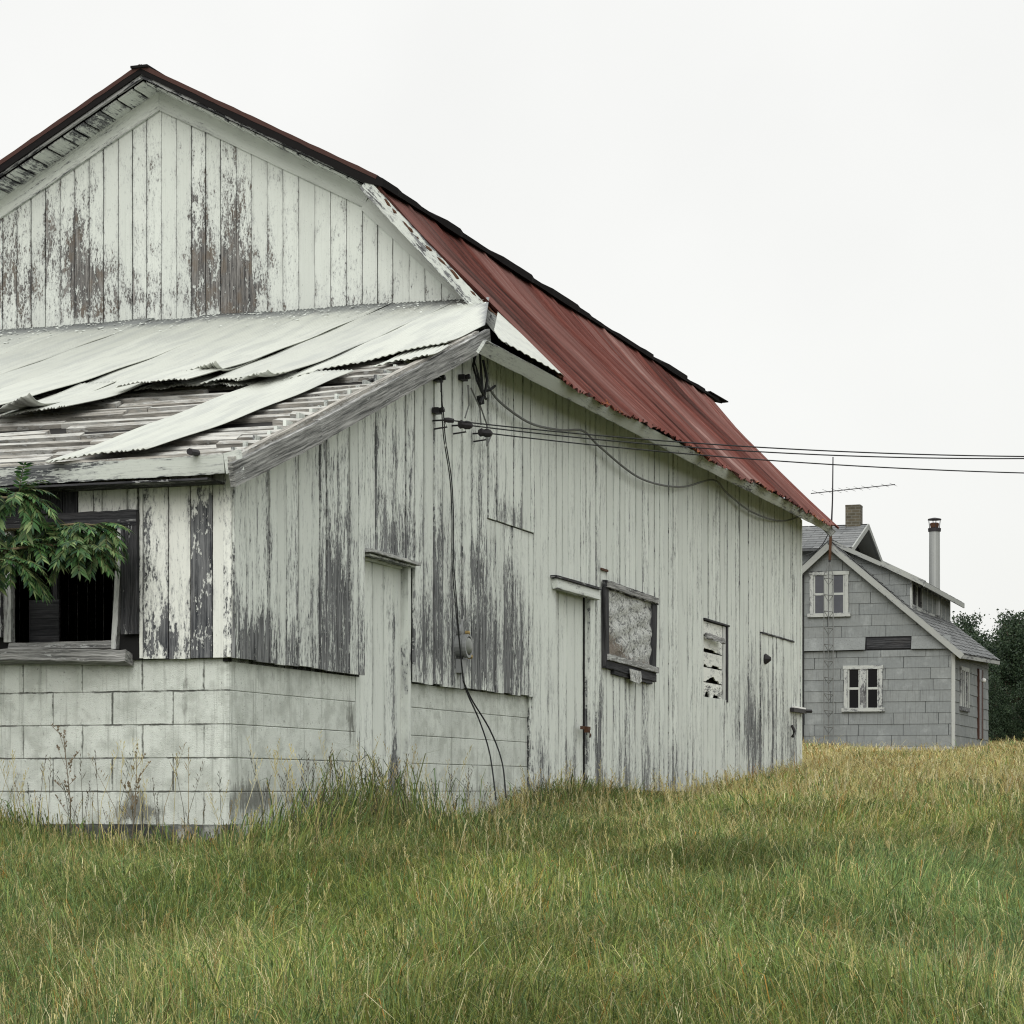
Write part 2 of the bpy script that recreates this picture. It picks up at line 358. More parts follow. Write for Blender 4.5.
# ---- gable wall of vertical boards
gw = blobs(.17, [(8, 250, 9, 70, .28), (45, 235, 9, 45, .38), (72, 262, 14, 60, .48), (88, 210, 8, 25, .25), (90, 285, 14, 35, .42), (30, 292, 14, 35, .36), (110, 285, 12, 40, .33),
                 (130, 292, 12, 25, .36), (160, 300, 25, 20, .18), (205, 258, 15, 55, .42), (232, 240, 9, 60, .5), (228, 290, 22, 30, .45), (250, 292, 10, 40, .42), (264, 268, 8, 45, .36), (192, 205, 8, 25, .22), (185, 280, 10, 35, .25),
                 (330, 300, 60, 10, .15), (440, 250, 50, 80, -.08), (330, 220, 60, 70, -.1)], lambda x, y: BF.front(x, y, VG), 0)
mb = MB(); u = -6.6; k = 0
while u < -.3:
    w = R(.138, .147)
    if u+w > -.3: break
    c = u+w/2
    top = (up_roof_z(c)-.06) if c < -1.3 and c > -5.46 else (low_roof_z(c) if c > -1.3 else low_roof_z(-6.76-c))-.08
    g = random.choice([.003, .004, .006, .010])
    mb.plank((c, VG-R(0, .004), 3.7), (c, VG-R(0, .004), top), w-g, .02, (0, -1, 0), gw, .06, .0006); u += w
gable = mb.build('gable_siding', 'gable', barn)
mb = MB()
for z0 in (0,):
    P = [(-6.7, VG+.03, 3.0), (-.05, VG+.03, 3.0), (-.02, VG+.03, 3.6), (-1.34, VG+.03, 4.98), (-3.34, VG+.03, 6.05), (-5.44, VG+.03, 4.98), (-6.74, VG+.03, 3.6)]
    mb.prism(P, (0, .03, 0))
mb.build('sheathing', 'sheath', gable)
# frieze boards under the gable roof and soffit boards of its overhang
tw = blobs(.12, [(60, 150, 60, 10, .12)], lambda x, y: BF.front(x, y, VG-.03), 0)
mb = MB()
dn = Vector((.52, 0, 1)).normalized()
def upz(u, d): return up_roof_z(u)-d
for a, b, ct in ((-3.339, -1.40, .088), (-3.341, -5.36, -.088)):
    mb.plank((a, VG-.028, upz(a, .17)), (b, VG-.028, upz(b, .17)), .17, .024, (0, -1, 0), tw, .1, .001, cutA=ct)
fr = mb.build('frieze_board', 'trim', barn)
mb = MB()
mb.plank((-1.42, VG-.03, 4.92), (-.33, VG-.03, 3.90), .13, .024, (0, -1, 0), .1, .1, .001)
mb.build('frieze_board', 'trim', barn)
mb = MB(); sw = blobs(.2, [(75, 125, 40, 25, .3), (20, 160, 20, 20, .3)], lambda x, y: BF.front(x, y, VG-.15), 0)
u = -5.4
while u < -1.4:
    w = R(.10, .16); c = u+w/2
    mb.plank((c, VG-.3, upz(c, .105)), (c, VG, upz(c, .105)), w*1.12-R(.006, .02), .015, (.52*(-1 if c > -3.34 else 1), 0, -1), lambda p: sw(p)+R(-.1, .25), .08, .002); u += w
mb.build('soffit', 'trim', barn)

# ---- roofs of the main barn
def tilt(v): return .0065*(v-4)
mb = MB(); V0, V1 = VG-.34, VFAR+.42
nv = 1150; jag = [R(-.03, .03) for _ in range(40)]; ns = 14; us = np.linspace(-1.30, .42, ns)
sheet_off = {}
vs, pcs, we = [], [], []
jg = 0.
for i in range(nv+1):
    v = V0+(V1-V0)*i/nv; ph = 2*math.pi*(v-V0)/.0762
    sid = int((v-V0)/.66); so = sheet_off.setdefault(sid, (R(-.012, .012), R(-.03, .04), R(0, 1)))
    end = .42+so[1]+.012*math.sin(v*9)+.01*math.sin(v*23+2)
    if i % 12 == 0: jg = R(-.02, .028)
    end += jg
    amp = .0135*math.cos(ph)+(.016 if ((v-V0) % .66) < .05 else 0)
    for j in range(ns):
        f = j/(ns-1); uu = -1.30+(end+1.30)*f
        z = low_roof_z(min(uu, .42))-(.98*max(0, uu-.42))+tilt(v)+.02*math.sin(v*1.3+f*3)*f
        vs.append((uu+amp*.7, v+so[0]*.3, z+amp*.7+so[0]*.6)); pcs.append((v, f*2.3, so[2])); we.append(.0+.55*max(0, f-.88)/.12*(.6+.4*math.sin(v*2.1))+(.4 if i < 6 else 0))
fs = [(i*ns+j, i*ns+j+1, (i+1)*ns+j+1, (i+1)*ns+j) for i in range(nv) for j in range(ns-1)]
mb.add(vs, fs, pcs, we, .5)
mb.brd = [p[2] for p in pcs]
red = mb.build('lower_roof', 'rust', barn, label='rusty red corrugated lower roof slope', smooth=True)
mb = MB(); nv = 60; vs, fs, pcs = [], [], []
for i in range(nv+1):
    v = V0+(V1-V0)*i/nv
    for f in np.linspace(0, 1, 8):
        uu = -1.30+1.72*f; vs.append((-6.76-uu, v, low_roof_z(uu)+tilt(v))); pcs.append((v, f*2.3, 0))
mb.add(vs, [(i*8+j, i*8+j+1, (i+1)*8+j+1, (i+1)*8+j) for i in range(nv) for j in range(7)], pcs, 0., .5)
mb.build('lower_roof', 'rust', barn, smooth=True)
# upper slopes: dark shingled slabs with ragged lower edges
for sgn in (1, -1):
    mb = MB(); n = 70; vs, fs = [], []; e = 0.
    for i in range(n+1):
        v = V0-.03+(V1+.30-V0)*i/n
        if i % 3 == 0: e = R(-.03, .04)
        t_ = tilt(v)
        for uu, zz in ((0., .02), (2.18+e, -2.18*.52-e*.52+.008+e*.4), (2.18+e, -2.18*.52-.038-e*.8), (2.05, -2.05*.52-.085), (0., -.06)):
            vs.append((-3.34+sgn*uu, v, 6.14+zz+t_))
    fs = [(i*5+k, i*5+(k+1) % 5, (i+1)*5+(k+1) % 5, (i+1)*5+k) for i in range(n) for k in range(5)]+[(0, 1, 2, 3, 4), (n*5+4, n*5+3, n*5+2, n*5+1, n*5)]
    mb.add(vs, fs, wear=.2); mb.build('upper_roof', 'roofdark', barn)
mb = MB(); mb.plank((-3.34, V0-.06, 6.155), (-3.34, V1+.2, 6.21), .16, .02, (0, 0, 1), .4, .3, .006); mb.build('ridge_cap', 'roofdark', barn)
mb = MB()
p0, p1 = Vector((-1.25, VFAR+.3, 5.05+.09)), Vector((-1.12, VFAR+.75, 4.98+.09)); mb.plank(p0, p1, .12, .015, (0, 0, 1), .3, .1); mb.build('loose_roof_strip', 'roofdark', barn)
# rake trim: rusty edge over a dark board on the upper slopes, peeled white board on the lower
for sgn in (1, -1):
    mb = MB()
    a, b = (-3.34, V0-.035, 6.155), (-3.34+sgn*2.16, V0-.035, 6.155-2.16*.52)
    mb.plank(a, b, .035, .05, (0, -1, 0), .3, .1, .003); mb.build('roof_edge', 'rustedge', barn)
    mb = MB()
    a, b = (-3.34, V0-.01, 6.10), (-3.34+sgn*2.16, V0-.01, 6.10-2.16*.52)
    mb.plank(a, b, .075, .03, (0, -1, 0), lambda p: .40+R(-.15, .2), .1, .002); mb.build('rake_board', 'black', barn)
mb = MB(); mb.plank((-1.30, V0-.02, 4.99), (-.02, V0-.02, 3.62), .10, .03, (0, -1, 0), lambda p: .42+R(-.15, .15), .06, .003); mb.build('rake_board', 'trim', barn, label='peeling white rake board')
mb = MB()
pts = [(uu, V0+R(-.02, .0), low_roof_z(uu)+R(-.004, .012)) for uu in np.linspace(-1.28, .40, 60)]; mb.tube(pts, .012, 5); mb.build('roof_edge', 'rustiron', barn)
# eave board and soffit along the side
mb = MB()
ew = lambda p: .30+.1*math.sin(p[1]*2.2)
mb.plank((.35, 3.55, 3.235), (.35, 10.1, 3.235+tilt(10)), .11, .025, (1, 0, -.7), ew, .2, .003)
mb.plank((.352, 10.12, 3.235+tilt(10)), (.35, V1-.05, 3.24+tilt(V1)), .11, .025, (1, 0, -.7), ew, .2, .003)
mb.build('eave_board', 'trim', barn)
mb = MB(); mb.prism([(.03, 4.2, 3.42), (.34, 4.2, 3.27), (.34, V1-.05, 3.27+tilt(V1)), (.03, V1-.05, 3.42+tilt(V1))], (0, 0, .015)); mb.build('soffit', 'grey', barn)
# far rake
mb = MB(); mb.plank((-1.30, V1-.03, 4.98), (.38, V1-.03, 3.25), .10, .03, (0, 1, 0), .6); mb.build('rake_board', 'grey', barn)

# ---- side wall boarding
A_lines = [231, 245.4, 256.3, 269, 277.5, 286.5, 298.7, 312.6, 320, 326.6, 337.3, 349.6, 358, 365.8]
B_lines = [366.8, 376, 386, 396, 406, 414.5, 424, 434, 443, 452, 462, 471, 479, 487.3, 495.5, 504, 512.5, 521, 529, 533]
vA = [BF.side(p, 600, US)[1] for p in A_lines]; vA[0] = -.045
vB = [BF.side(p, 600, US)[1] for p in B_lines]; vB[0] = vA[-1]
vC = [vB[-1]]
EDG = [6.285, 7.287, 7.62, 11.48, 12.53, 14.19, 16.05, VFAR]
while vC[-1] < VFAR-.01:
    nx = vC[-1]+R(.15, .24)
    for e in EDG:
        if vC[-1] < e-.001 and nx > e-.07: nx = e; break
    vC.append(nx)
wside = blobs(.165, [(300, 590, 60, 70, .12), (460, 600, 50, 70, .13), (640, 740, 60, 50, .06), (400, 480, 30, 60, .08), (300, 655, 50, 40, 0.22), (330, 570, 18, 60, 0.22), (255, 645, 20, 30, 0.22), (342, 610, 14, 80, 0.26), (240, 630, 7, 60, 0.32), (317, 470, 12, 35, 0.25), (358, 640, 10, 40, 0.22), (345, 500, 10, 50, 0.18),
                    (372, 440, 6, 60, 0.22), (400, 525, 30, 30, 0.14), (392, 548, 25, 16, 0.22), (470, 655, 40, 40, 0.30), (436, 600, 14, 70, 0.26), (444, 545, 14, 40, 0.14), (500, 640, 22, 60, 0.26), (510, 515, 12, 14, 0.30), (495, 570, 30, 35, 0.14), (520, 660, 14, 50, 0.22), (425, 640, 10, 50, 0.29), (478, 520, 6, 60, 0.18),
                    (601, 745, 4, 60, 0.58), (540, 770, 10, 35, 0.25), (548, 700, 8, 60, 0.11), (775, 725, 18, 60, 0.20), (790, 745, 8, 50, 0.25), (748, 720, 5, 60, 0.40), (757, 740, 5, 50, 0.36), (767, 700, 4, 60, 0.18), (660, 775, 60, 25, 0.10), (640, 720, 15, 40, 0.07), (735, 710, 14, 60, 0.14), (682, 760, 5, 40, 0.18), (620, 770, 5, 40, 0.22), (640, 500, 100, 60, -0.04)],
              lambda x, y: BF.side(x, y, US), 1)
def wgen(p):
    return min(.60, wside(p)+.10*math.exp(-max(0, p[2]-.02)/.25))
def boards(mb, lines, zb, zt, u, wear, wide=.35, seg=.07, t=.022, jit=.0015):
    for a, b in zip(lines[:-1], lines[1:]):
        g = R(.012, .024) if random.random() < wide else R(.003, .008)
        c = (a+b)/2; z0 = zb(c) if callable(zb) else zb; z1 = zt(c) if callable(zt) else zt
        du = R(-.005, .005)
        if z1-z0 > .02: mb.plank((u+du+R(-.003, .003), c, z0), (u+du, c, z1), b-a-g, t, (1, 0, 0), wear, seg, jit)
topA = lambda v: roofz(v)-.05 if v < 4.05 else min(roofz(v)-.05, 3.44+tilt(v))
mb = MB(); boards(mb, vA, lambda v: .775+R(-.006, .006), topA, US, lambda p: wgen(p)+.30*math.exp(-(p[2]-.78)/.3)*.4, .5, .06)
panelA = mb.build('side_siding', 'side', barn, label='peeling siding panel between corner and narrow door')
seam = lambda v: BF.side(512, 526, US)[2]
mb = MB()
iS = 13
boards(mb, vB[:6], 1.60, topA, US, wgen, .5, .06)
boards(mb, vB[5:iS+1], lambda v: .765+R(-.008, .01), topA, US, lambda p: wgen(p)+.1*math.exp(-(p[2]-.78)/.3), .5, .06)
boards(mb, vB[iS:], lambda v: .765+R(-.008, .01), lambda v: seam(v)-.008, US, lambda p: wgen(p)+.1*math.exp(-(p[2]-.78)/.3), .5, .06)
boards(mb, vB[iS:], seam, topA, US+.012, wgen, .5, .06)
panelB = mb.build('side_siding', 'side', barn, label='heavily peeled siding panel behind the meter')
mb = MB()
for a, b in zip(vC[:-1], vC[1:]):
    c = (a+b)/2; zt = 3.44+tilt(c); zb = -.04+.03*math.sin(c*.8)
    rng = [(zb if c > 7.6 else -.3, zt)]
    if 6.28 < c < 7.29: rng = [(1.80, zt)]
    elif 11.48 < c < 12.53: rng = [(zb, .985), (1.80, zt)]
    elif 14.19 < c < 16.05: rng = [(1.845, zt)]
    for z0, z1 in rng: boards(mb, [a, b], z0, z1, US, wgen, .30, .09)
panelC = mb.build('side_siding', 'side', barn, label='tall siding running to the ground up to the far corner')
# sheathing behind the side boards
mb = MB()
mb.prism([(.0, -.02, .76), (.0, 2.03, .76), (.0, 2.03, roofz(2.03)-.06), (.0, -.02, roofz(0)-.09)], (-.03, 0, 0))
mb.prism([(.0, 2.03, 1.62), (.0, 2.93, 1.62), (.0, 2.93, roofz(2.93)-.06), (.0, 2.03, roofz(2.03)-.06)], (-.03, 0, 0))
mb.prism([(.0, 2.93, .76), (.0, VG, .76), (.0, VG, 3.36), (.0, 3.9, 3.36), (.0, 2.93, roofz(2.93)-.06)], (-.03, 0, 0))
for a, b, z0, z1 in ((VG, 6.28, -.4, 3.36), (6.28, 7.29, 1.8, 3.36), (7.29, 11.48, -.4, 3.36), (11.48, 12.53, -.4, .98), (11.48, 12.53, 1.80, 3.36), (12.53, VFAR, -.4, 3.36)):
    mb.box((-.03, a, z0), (0, b, z1))
mb.build('sheathing', 'sheath', panelC)
mb = MB(); mb.plank((US+.012, VFAR-.05, -.25), (US+.012, VFAR-.05, 3.40), .10, .09, (1, 0, 0), wgen, .1, .002); mb.build('corner_board', 'side', barn)
mb = MB(); mb.plank((.03, VG-.004, -.45), (.03, VG-.004, .77), .03, .05, (1, -.6, 0), lambda p: .35, .06); mb.build('wall_return', 'side', barn)

# ---- doors on the side
dw1 = blobs(.12, [(396, 790, 5, 50, 1.1), (396, 690, 4, 60, .40), (393, 620, 5, 20, .3), (366, 775, 6, 30, .35), (375, 790, 18, 20, .2)], lambda x, y: BF.side(x, y, -.028), 1, .06)
door = thing_part = None
def part_empty(name, label=None):
    raise NotImplementedError
mb = MB()
d1 = [2.06, 2.34, 2.55, 2.74, 2.90]
for a, b in zip(d1[:-1], d1[1:]): mb.plank((-.028, (a+b)/2, -.5), (-.028, (a+b)/2, 1.575), b-a-.006, .03, (1, 0, 0), dw1, .06, .001)
door1 = mb.build('door', 'side', barn, label='narrow plank door with rotten dark bottom edge')
mb = MB()
mb.plank((.026, 2.905, -.5), (.026, 2.905, 1.575), .06, .06, (1, 0, 0), blobs(.16, [(411, 655, 3, 25, .4), (412, 760, 4, 30, .2)], lambda x, y: BF.side(x, y, .03), 1), .06, .002)
mb.plank((.0, 2.005, -.45), (.0, 2.005, .77), .075, .08, (1, 0, 0), blobs(.15, [(362, 750, 6, 30, .4)], lambda x, y: BF.side(x, y, .0), 1), .06, .002)
mb.plank((.0, 2.05, 1.575), (.0, 2.83, 1.575), .03, .05, (1, 0, 0), .2)
mb.build('door_frame', 'side', door1)
mb = MB(); mb.plank((.10, 2.02, 1.612), (.10, 2.94, 1.600), .022, .10, (1, 0, 0), .46, .06, .002); mb.build('lintel', 'grey', door1)
mb = MB(); mb.plank((.07, 2.06, 1.588), (.07, 2.9, 1.578), .015, .07, (1, 0, 0), .3, .06, .002); mb.build('lintel', 'side', door1)

dw2 = blobs(.08, [(565, 785, 5, 35, .6), (575, 760, 8, 50, .25), (585, 720, 5, 60, .25), (560, 700, 5, 80, .1)], lambda x, y: BF.side(x, y, -.04), 1)
mb = MB()
d2 = [6.29, 6.55, 6.8, 7.03, 7.28]
for a, b in zip(d2[:-1], d2[1:]): mb.plank((-.012, (a+b)/2, -.5), (-.012, (a+b)/2, 1.72), b-a-.008, .03, (1, 0, 0), dw2, .06, .001)
door2 = mb.build('door', 'side', barn, label='plank door with rusty hasp beside the black framed window')
mb = MB()
mb.plank((.035, 7.455, -.5), (.035, 7.455, 1.72), .32, .06, (1, 0, 0), blobs(.18, [(595, 675, 4, 28, .5), (598, 770, 6, 40, .8), (591, 735, 4, 25, .7), (596, 610, 5, 30, .1)], lambda x, y: BF.side(x, y, .035), 1, .1), .06, .002)
mb.build('door_frame', 'side', door2)
mb = MB(); mb.plank((.10, BF.side(557, 590, .10)[1], 1.735), (.10, BF.side(600, 600, .10)[1], 1.735), .085, .045, (1, 0, .15), .14, .1, .001); mb.build('lintel', 'trim', door2)
mb = MB(); mb.plank((.112, BF.side(557, 590, .112)[1], 1.79), (.112, BF.side(602, 600, .112)[1], 1.79), .020, .06, (1, 0, 0), .5, .1, .001); mb.build('lintel_cap', 'black', door2)
mb = MB()
q = BF.side(590, 728, .08)
mb.box((.038, q[1]-.16, q[2]-.014), (.05, q[1]+.12, q[2]+.014)); mb.box((.04, q[1]-.05, q[2]-.04), (.075, q[1]+.02, q[2]+.012)); mb.tube([(.075, q[1]-.02, q[2]-.02), (.09, q[1]-.02, q[2]-.06), (.07, q[1]+.03, q[2]-.08)], .008)
mb.build('hasp', 'rustiron', door2)
mb = MB(); mb.box((US, 7.6, 1.975), (US+.015, 7.82, 1.995)); mb.build('rusty_hinge', 'rustiron', barn)

# small door near the far corner
mb = MB()
L = [14.2]
while L[-1] < 16.03: L.append(min(16.04, L[-1]+R(.17, .25)))
if L[-1]-L[-2] < .08: L.pop(-2)
boards(mb, L, lambda v: -.02+R(-.02, .02), 1.825, US+.008, lambda p: wgen(p)-.03+.10*math.sin(p[1]*9), .6, .08)
door3 = mb.build('door', 'side', barn, label='small peeling plank door near the far corner')
mb = MB(); mb.plank((US+.022, 14.25, 1.835), (US+.022, 16.06, 1.835), .018, .04, (1, 0, 0), .7); mb.build('lintel', 'black', door3)
mb = MB(); q = BF.side(766, 659, US+.02); mb.lathe((US, q[1], q[2]), (1, 0, 0), [(0, .06), (.02, .065), (.04, .05), (.08, .02)], 8); mb.build('knob', 'iron', door3)
mb = MB(); q = BF.side(791, 731, US+.02); mb.tube([(US+.03, q[1], q[2]+.07), (US+.06, q[1], q[2]), (US+.03, q[1]+.05, q[2]-.07)], .02, 6); mb.build('hook', 'iron', door3)
mb = MB(); q = BF.side(790, 709, US+.02)
mb.box((US+.01, q[1]+.05, q[2]-.03), (US+.06, VFAR+.03, q[2]+.02)); mb.tube([(US+.03, VFAR, q[2]), (US+.10, VFAR+.12, q[2])], .025, 6)
dl = mb.build('latch_bar', 'iron', door3)
mb = MB(); mb.box((US+.012, q[1]+.15, q[2]+.021), (US+.055, VFAR+.02, q[2]+.04)); mb.build('latch_cap', 'lamp', dl)

# ---- black framed window with crumpled plastic
mb = MB()
za, zb_ = BF.side(606, 580, .10)[2], BF.side(606, 666, .09)[2]
v0, v1 = BF.side(605.5, 620, .09)[1], BF.side(655.5, 640, .09)[1]
fw = lambda p: .95
mb.plank((.10, v0, za-.03), (.10, v1+.08, za-.055), .07, .04, (1, 0, 0), lambda p: .38+R(-.2, .3), .1, .004)
mb.plank((.09, v0+.07, zb_), (.09, v0+.05, za-.06), .11, .035, (1, 0, 0), .95, .1, .003)
mb.plank((.09, v1-.05, zb_-.02), (.09, v1, za-.09), .15, .035, (1, 0, 0), .95, .1, .004)
mb.plank((.095, v0+.02, zb_+.02), (.095, v1+.02, zb_-.035), .07, .04, (1, 0, 0), .95, .1, .004)
mb.plank((.088, v0+.3, zb_+.0), (.088, v1-.1, zb_-.035), .12, .035, (1, 0, 0), .9, .1, .004)
win2 = mb.build('covered_window', 'black', barn, label='window in charred frame covered with crumpled plastic')
mb = MB(); mb.plank((.112, v0+.05, zb_+.085), (.112, v1+.06, zb_+.045), .055, .03, (1, 0, 0), .50, .06, .004); mb.plank((.112, v0+.02, za-.035), (.112, v1+.04, za-.055), .05, .02, (1, 0, 0), .6, .06, .004); mb.build('window_slat', 'grey', win2)
mb = MB(); n, m = 40, 24; vs = []; we = []; pcs = []
for i in range(n+1):
    for j in range(m+1):
        f, g = i/n, j/m
        vs.append((.07+.005*math.sin(f*17+g*9)+.006*math.sin(g*23-f*11)+R(-.004, .004), v0+.06+(v1-v0-.12)*f, zb_+.05+(za-zb_-.12)*g)); pcs.append((f*1.4, g*.8, 0))
        we.append(.72*max(0, 1-g*2.0)+.62*max(0, 1-f*2.0)*(1 if g < .75 else .4))
mb.add(vs, [(i*(m+1)+j, (i+1)*(m+1)+j, (i+1)*(m+1)+j+1, i*(m+1)+j+1) for i in range(n) for j in range(m)], pcs, we, .5)
mb.build('plastic_cover', 'plastic', win2, smooth=True)
mb = MB(); mb.prism([(.11, v0+.72, zb_+.01), (.11, v0+1.1, zb_), (.11, v0+1.12, zb_-.09), (.115, v0+1., zb_-.12), (.115, v0+.75, zb_-.10)], (.01, 0, 0), .45); mb.build('loose_flap', 'plastic', win2)

# ---- boarded opening with broken slats
mb = MB()
op = dict(v0=11.48, v1=12.53, z0=.985, z1=1.80)
def broken(z, h, holes):
    # one horizontal slat with a ragged lower edge
    n = 14; top, bot = [], []
    for i in range(n+1):
        f = i/n; v = 11.5+.86*f; d = 0
        for a, b, dep in holes:
            if a < f < b: d = dep*h*(.6+.4*random.random())
        top.append(((.035, v, z+h))); bot.append((.035, v, z+d+R(0, .004)))
    vs = top+bot; N = n+1
    vs2 = [(x-.015, y, zz) for x, y, zz in vs]
    fs = [(i, i+1, N+i+1, N+i) for i in range(n)]+[(2*N+i, 2*N+N+i, 2*N+N+i+1, 2*N+i+1) for i in range(n)]+[(N+i, N+i+1, 3*N+i+1, 3*N+i) for i in range(n)]
    mb.add(vs+vs2, fs, [(v[2]*1., v[1], 0) for v in vs+vs2], .22, random.random())
broken(1.635, .15, [(0, .12, .1)])
broken(1.47, .155, [(.1, .8, .05), (.05, .6, .22)])
broken(1.31, .15, [(.0, .15, .15), (.45, .8, .2)])
broken(1.15, .15, [(.2, .8, .2), (.35, .6, .45)])
broken(.985, .155, [(.08, .3, .4), (.55, .8, .35)])
opn = mb.build('boarded_opening', 'front', barn, label='small opening closed with broken white slats')
mb = MB()
mb.plank((.066, 11.46, 1.805), (.066, 12.6, 1.80), .018, .05, (1, 0, 0), .75)  # dark header strip, its black also stands for the shadow above the slats
mb.plank((.06, 12.53, .96), (.06, 12.53, 1.79), .05, .06, (1, 0, 0), .9)
mb.build('opening_edge', 'black', opn)
mb = MB(); mb.plank((.045, 12.43, .98), (.045, 12.43, 1.785), .12, .02, (1, 0, 0), .2); mb.plank((.08, 11.5, 1.63), (.11, 12.2, 1.61), .06, .02, (1, 0, .3), .95, .1, .01); mb.build('opening_stop', 'grey', opn)
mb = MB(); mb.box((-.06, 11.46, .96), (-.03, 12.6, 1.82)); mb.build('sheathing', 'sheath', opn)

# ---- front wall of the lean-to
wfront = blobs(.08, [(180, 645, 22, 22, .32), (165, 640, 10, 40, .3), (150, 640, 8, 40, .25), (183, 605, 12, 40, .12), (222, 640, 6, 30, .28), (140, 560, 4, 60, .3), (210, 480, 20, 10, .12), (90, 490, 30, 10, .1)], lambda x, y: BF.front(x, y, -.05), 0)
FP = [(5, 660), (82, 660), (93, 480), (101, 480), (127, 480), (143.5, 560), (168.5, 560), (190.5, 560), (212.5, 560), (229.5, 560)]
def fu(px): return BF.front(px, 600, -.05)[0]
uW0, uW1 = fu(0), fu(138)                      # window casing outer edges
mb = MB()
cols = [fu(143), fu(168.5), fu(190.5), fu(212.5), .045]
cols = [fu(138)+.005]+cols
zp = BF.front(200, 500, -.05)[2]
for a, b in zip(cols[:-1], cols[1:]):
    c = (a+b)/2; pt = abs(c-fu(201.5)) < .04
    mb.plank((c, -.05+R(-.004, .003), .785+R(-.010, .006)), (c, -.05, 1.93), b-a-R(.004, .008), .022, (0, -1, 0), (lambda p: (.12 if p[2] > zp+.09 else .36 if p[2] > zp else .57+.13*math.sin(p[2]*21+p[0]*30))) if pt else wfront, .05, .001)
for a, b in ((78, 93.5), (93.5, 102), (102, 127), (127, 137.5)):
    c = (fu(a)+fu(b))/2; mb.plank((c, -.05, 1.665), (c, -.05, 1.93), fu(b)-fu(a)-.006, .022, (0, -1, 0), wfront, .05, .001)
u = fu(-2)-.02
while u > -6.7:
    w = R(.12, .15); mb.plank((u-w/2, -.05, .785), (u-w/2, -.05, 1.93), w-R(.004, .01), .022, (0, -1, 0), .25, .08, .001); u -= w
frontw = mb.build('front_siding', 'front', barn)
mb = MB()
for a, b in ((-2, 25), (25, 50), (50, 62), (62, 77.5)):
    c = (fu(a)+fu(b))/2; mb.plank((c, -.048, 1.665), (c, -.048, 1.93), fu(b)-fu(a)-.006, .022, (0, -1, 0), lambda p: .8+R(-.1, .1), .05, .001)
mb.build('bare_board', 'black', frontw)
mb = MB(); uo0, uo1 = fu(8), fu(118)
mb.box((-6.7, -.03, .78), (uo0, .0, 1.93)); mb.box((uo1, -.03, .78), (.0, .0, 1.93)); mb.box((uo0, -.03, 1.66), (uo1, .0, 1.93))
mb.build('sheathing', 'sheath', frontw)
# the empty window
mb = MB()
wc = blobs(.86, [(131, 505, 8, 3, .1), (130, 640, 9, 18, -.45)], lambda x, y: BF.front(x, y, -.08), 0)
mb.plank((fu(131.5), -.085, .93), (fu(131.5), -.085, 1.655), fu(139)-fu(123), .03, (0, -1, 0), wc, .05, .003)
mb.plank((fu(-6), -.09, 1.625), (fu(139), -.09, 1.625), .09, .034, (0, -1, 0), .85, .05, .004)
mb.plank((fu(0), -.085, .93), (fu(0), -.085, 1.58), .06, .03, (0, -1, 0), .5, .05, .003)
win1 = mb.build('window', 'black', barn, label='open glassless window with charred casing')
mb = MB()
mb.plank((fu(115), -.07, .845), (fu(121), -.06, 1.58), .035, .04, (0, -1, 0), .28, .05, .002)
mb.plank((fu(9), -.06, .875), (fu(116), -.06, .875), .045, .05, (0, -1, .4), .55, .05, .002)
mb.plank((fu(8), -.06, .9), (fu(8), -.06, 1.58), .05, .05, (0, -1, 0), .42, .05, .002)
mb.plank((fu(60), -.05, 1.555), (fu(118), -.05, 1.548), .012, .03, (0, -1, 0), .3)
mb.build('sash', 'grey', win1)
mb = MB(); mb.plank((fu(-8), -.13, .825), (fu(131), -.125, .80), .07, .11, (0, -1, .2), lambda p: .6+R(-.15, .2), .05, .004); mb.build('sill', 'grey', win1)
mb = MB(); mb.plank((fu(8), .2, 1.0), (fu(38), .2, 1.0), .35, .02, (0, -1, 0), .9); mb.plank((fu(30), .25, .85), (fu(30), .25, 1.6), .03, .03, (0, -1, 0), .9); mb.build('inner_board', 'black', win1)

# ---- block foundation, front and side
wb_f = blobs(.10, [(183, 700, 4, 30, .42), (197, 735, 4, 30, .42), (210, 690, 8, 12, .25), (190, 682, 10, 6, .3), (135, 800, 14, 25, .45), (150, 812, 40, 10, .35), (30, 690, 40, 8, .15), (60, 722, 50, 3, .4), (20, 790, 20, 30, .25), (180, 770, 6, 40, .2), (95, 800, 20, 12, .2)], lambda x, y: BF.front(x, y, 0), 0, .035)
wb_s = blobs(.12, [(228, 720, 4, 90, .3), (300, 680, 60, 8, .2), (350, 715, 8, 20, .35), (255, 760, 20, 60, .18), (240, 800, 20, 30, .3), (352, 770, 10, 50, .3), (520, 700, 20, 10, .2), (420, 720, 4, 60, .2), (300, 800, 80, 14, .3), (460, 790, 60, 10, .3)], lambda x, y: BF.side(x, y, 0), 1, .05)
import bmesh
bmx = None
def block(pts, z0, z1):
    vs0 = [bmx.verts.new((x, y, z0)) for x, y in pts]; vs1 = [bmx.verts.new((x, y, z1)) for x, y in pts]; n = len(pts)
    bmx.faces.new(vs0[::-1]); bmx.faces.new(vs1)
    for i in range(n): bmx.faces.new((vs0[i], vs0[(i+1) % n], vs1[(i+1) % n], vs1[i]))
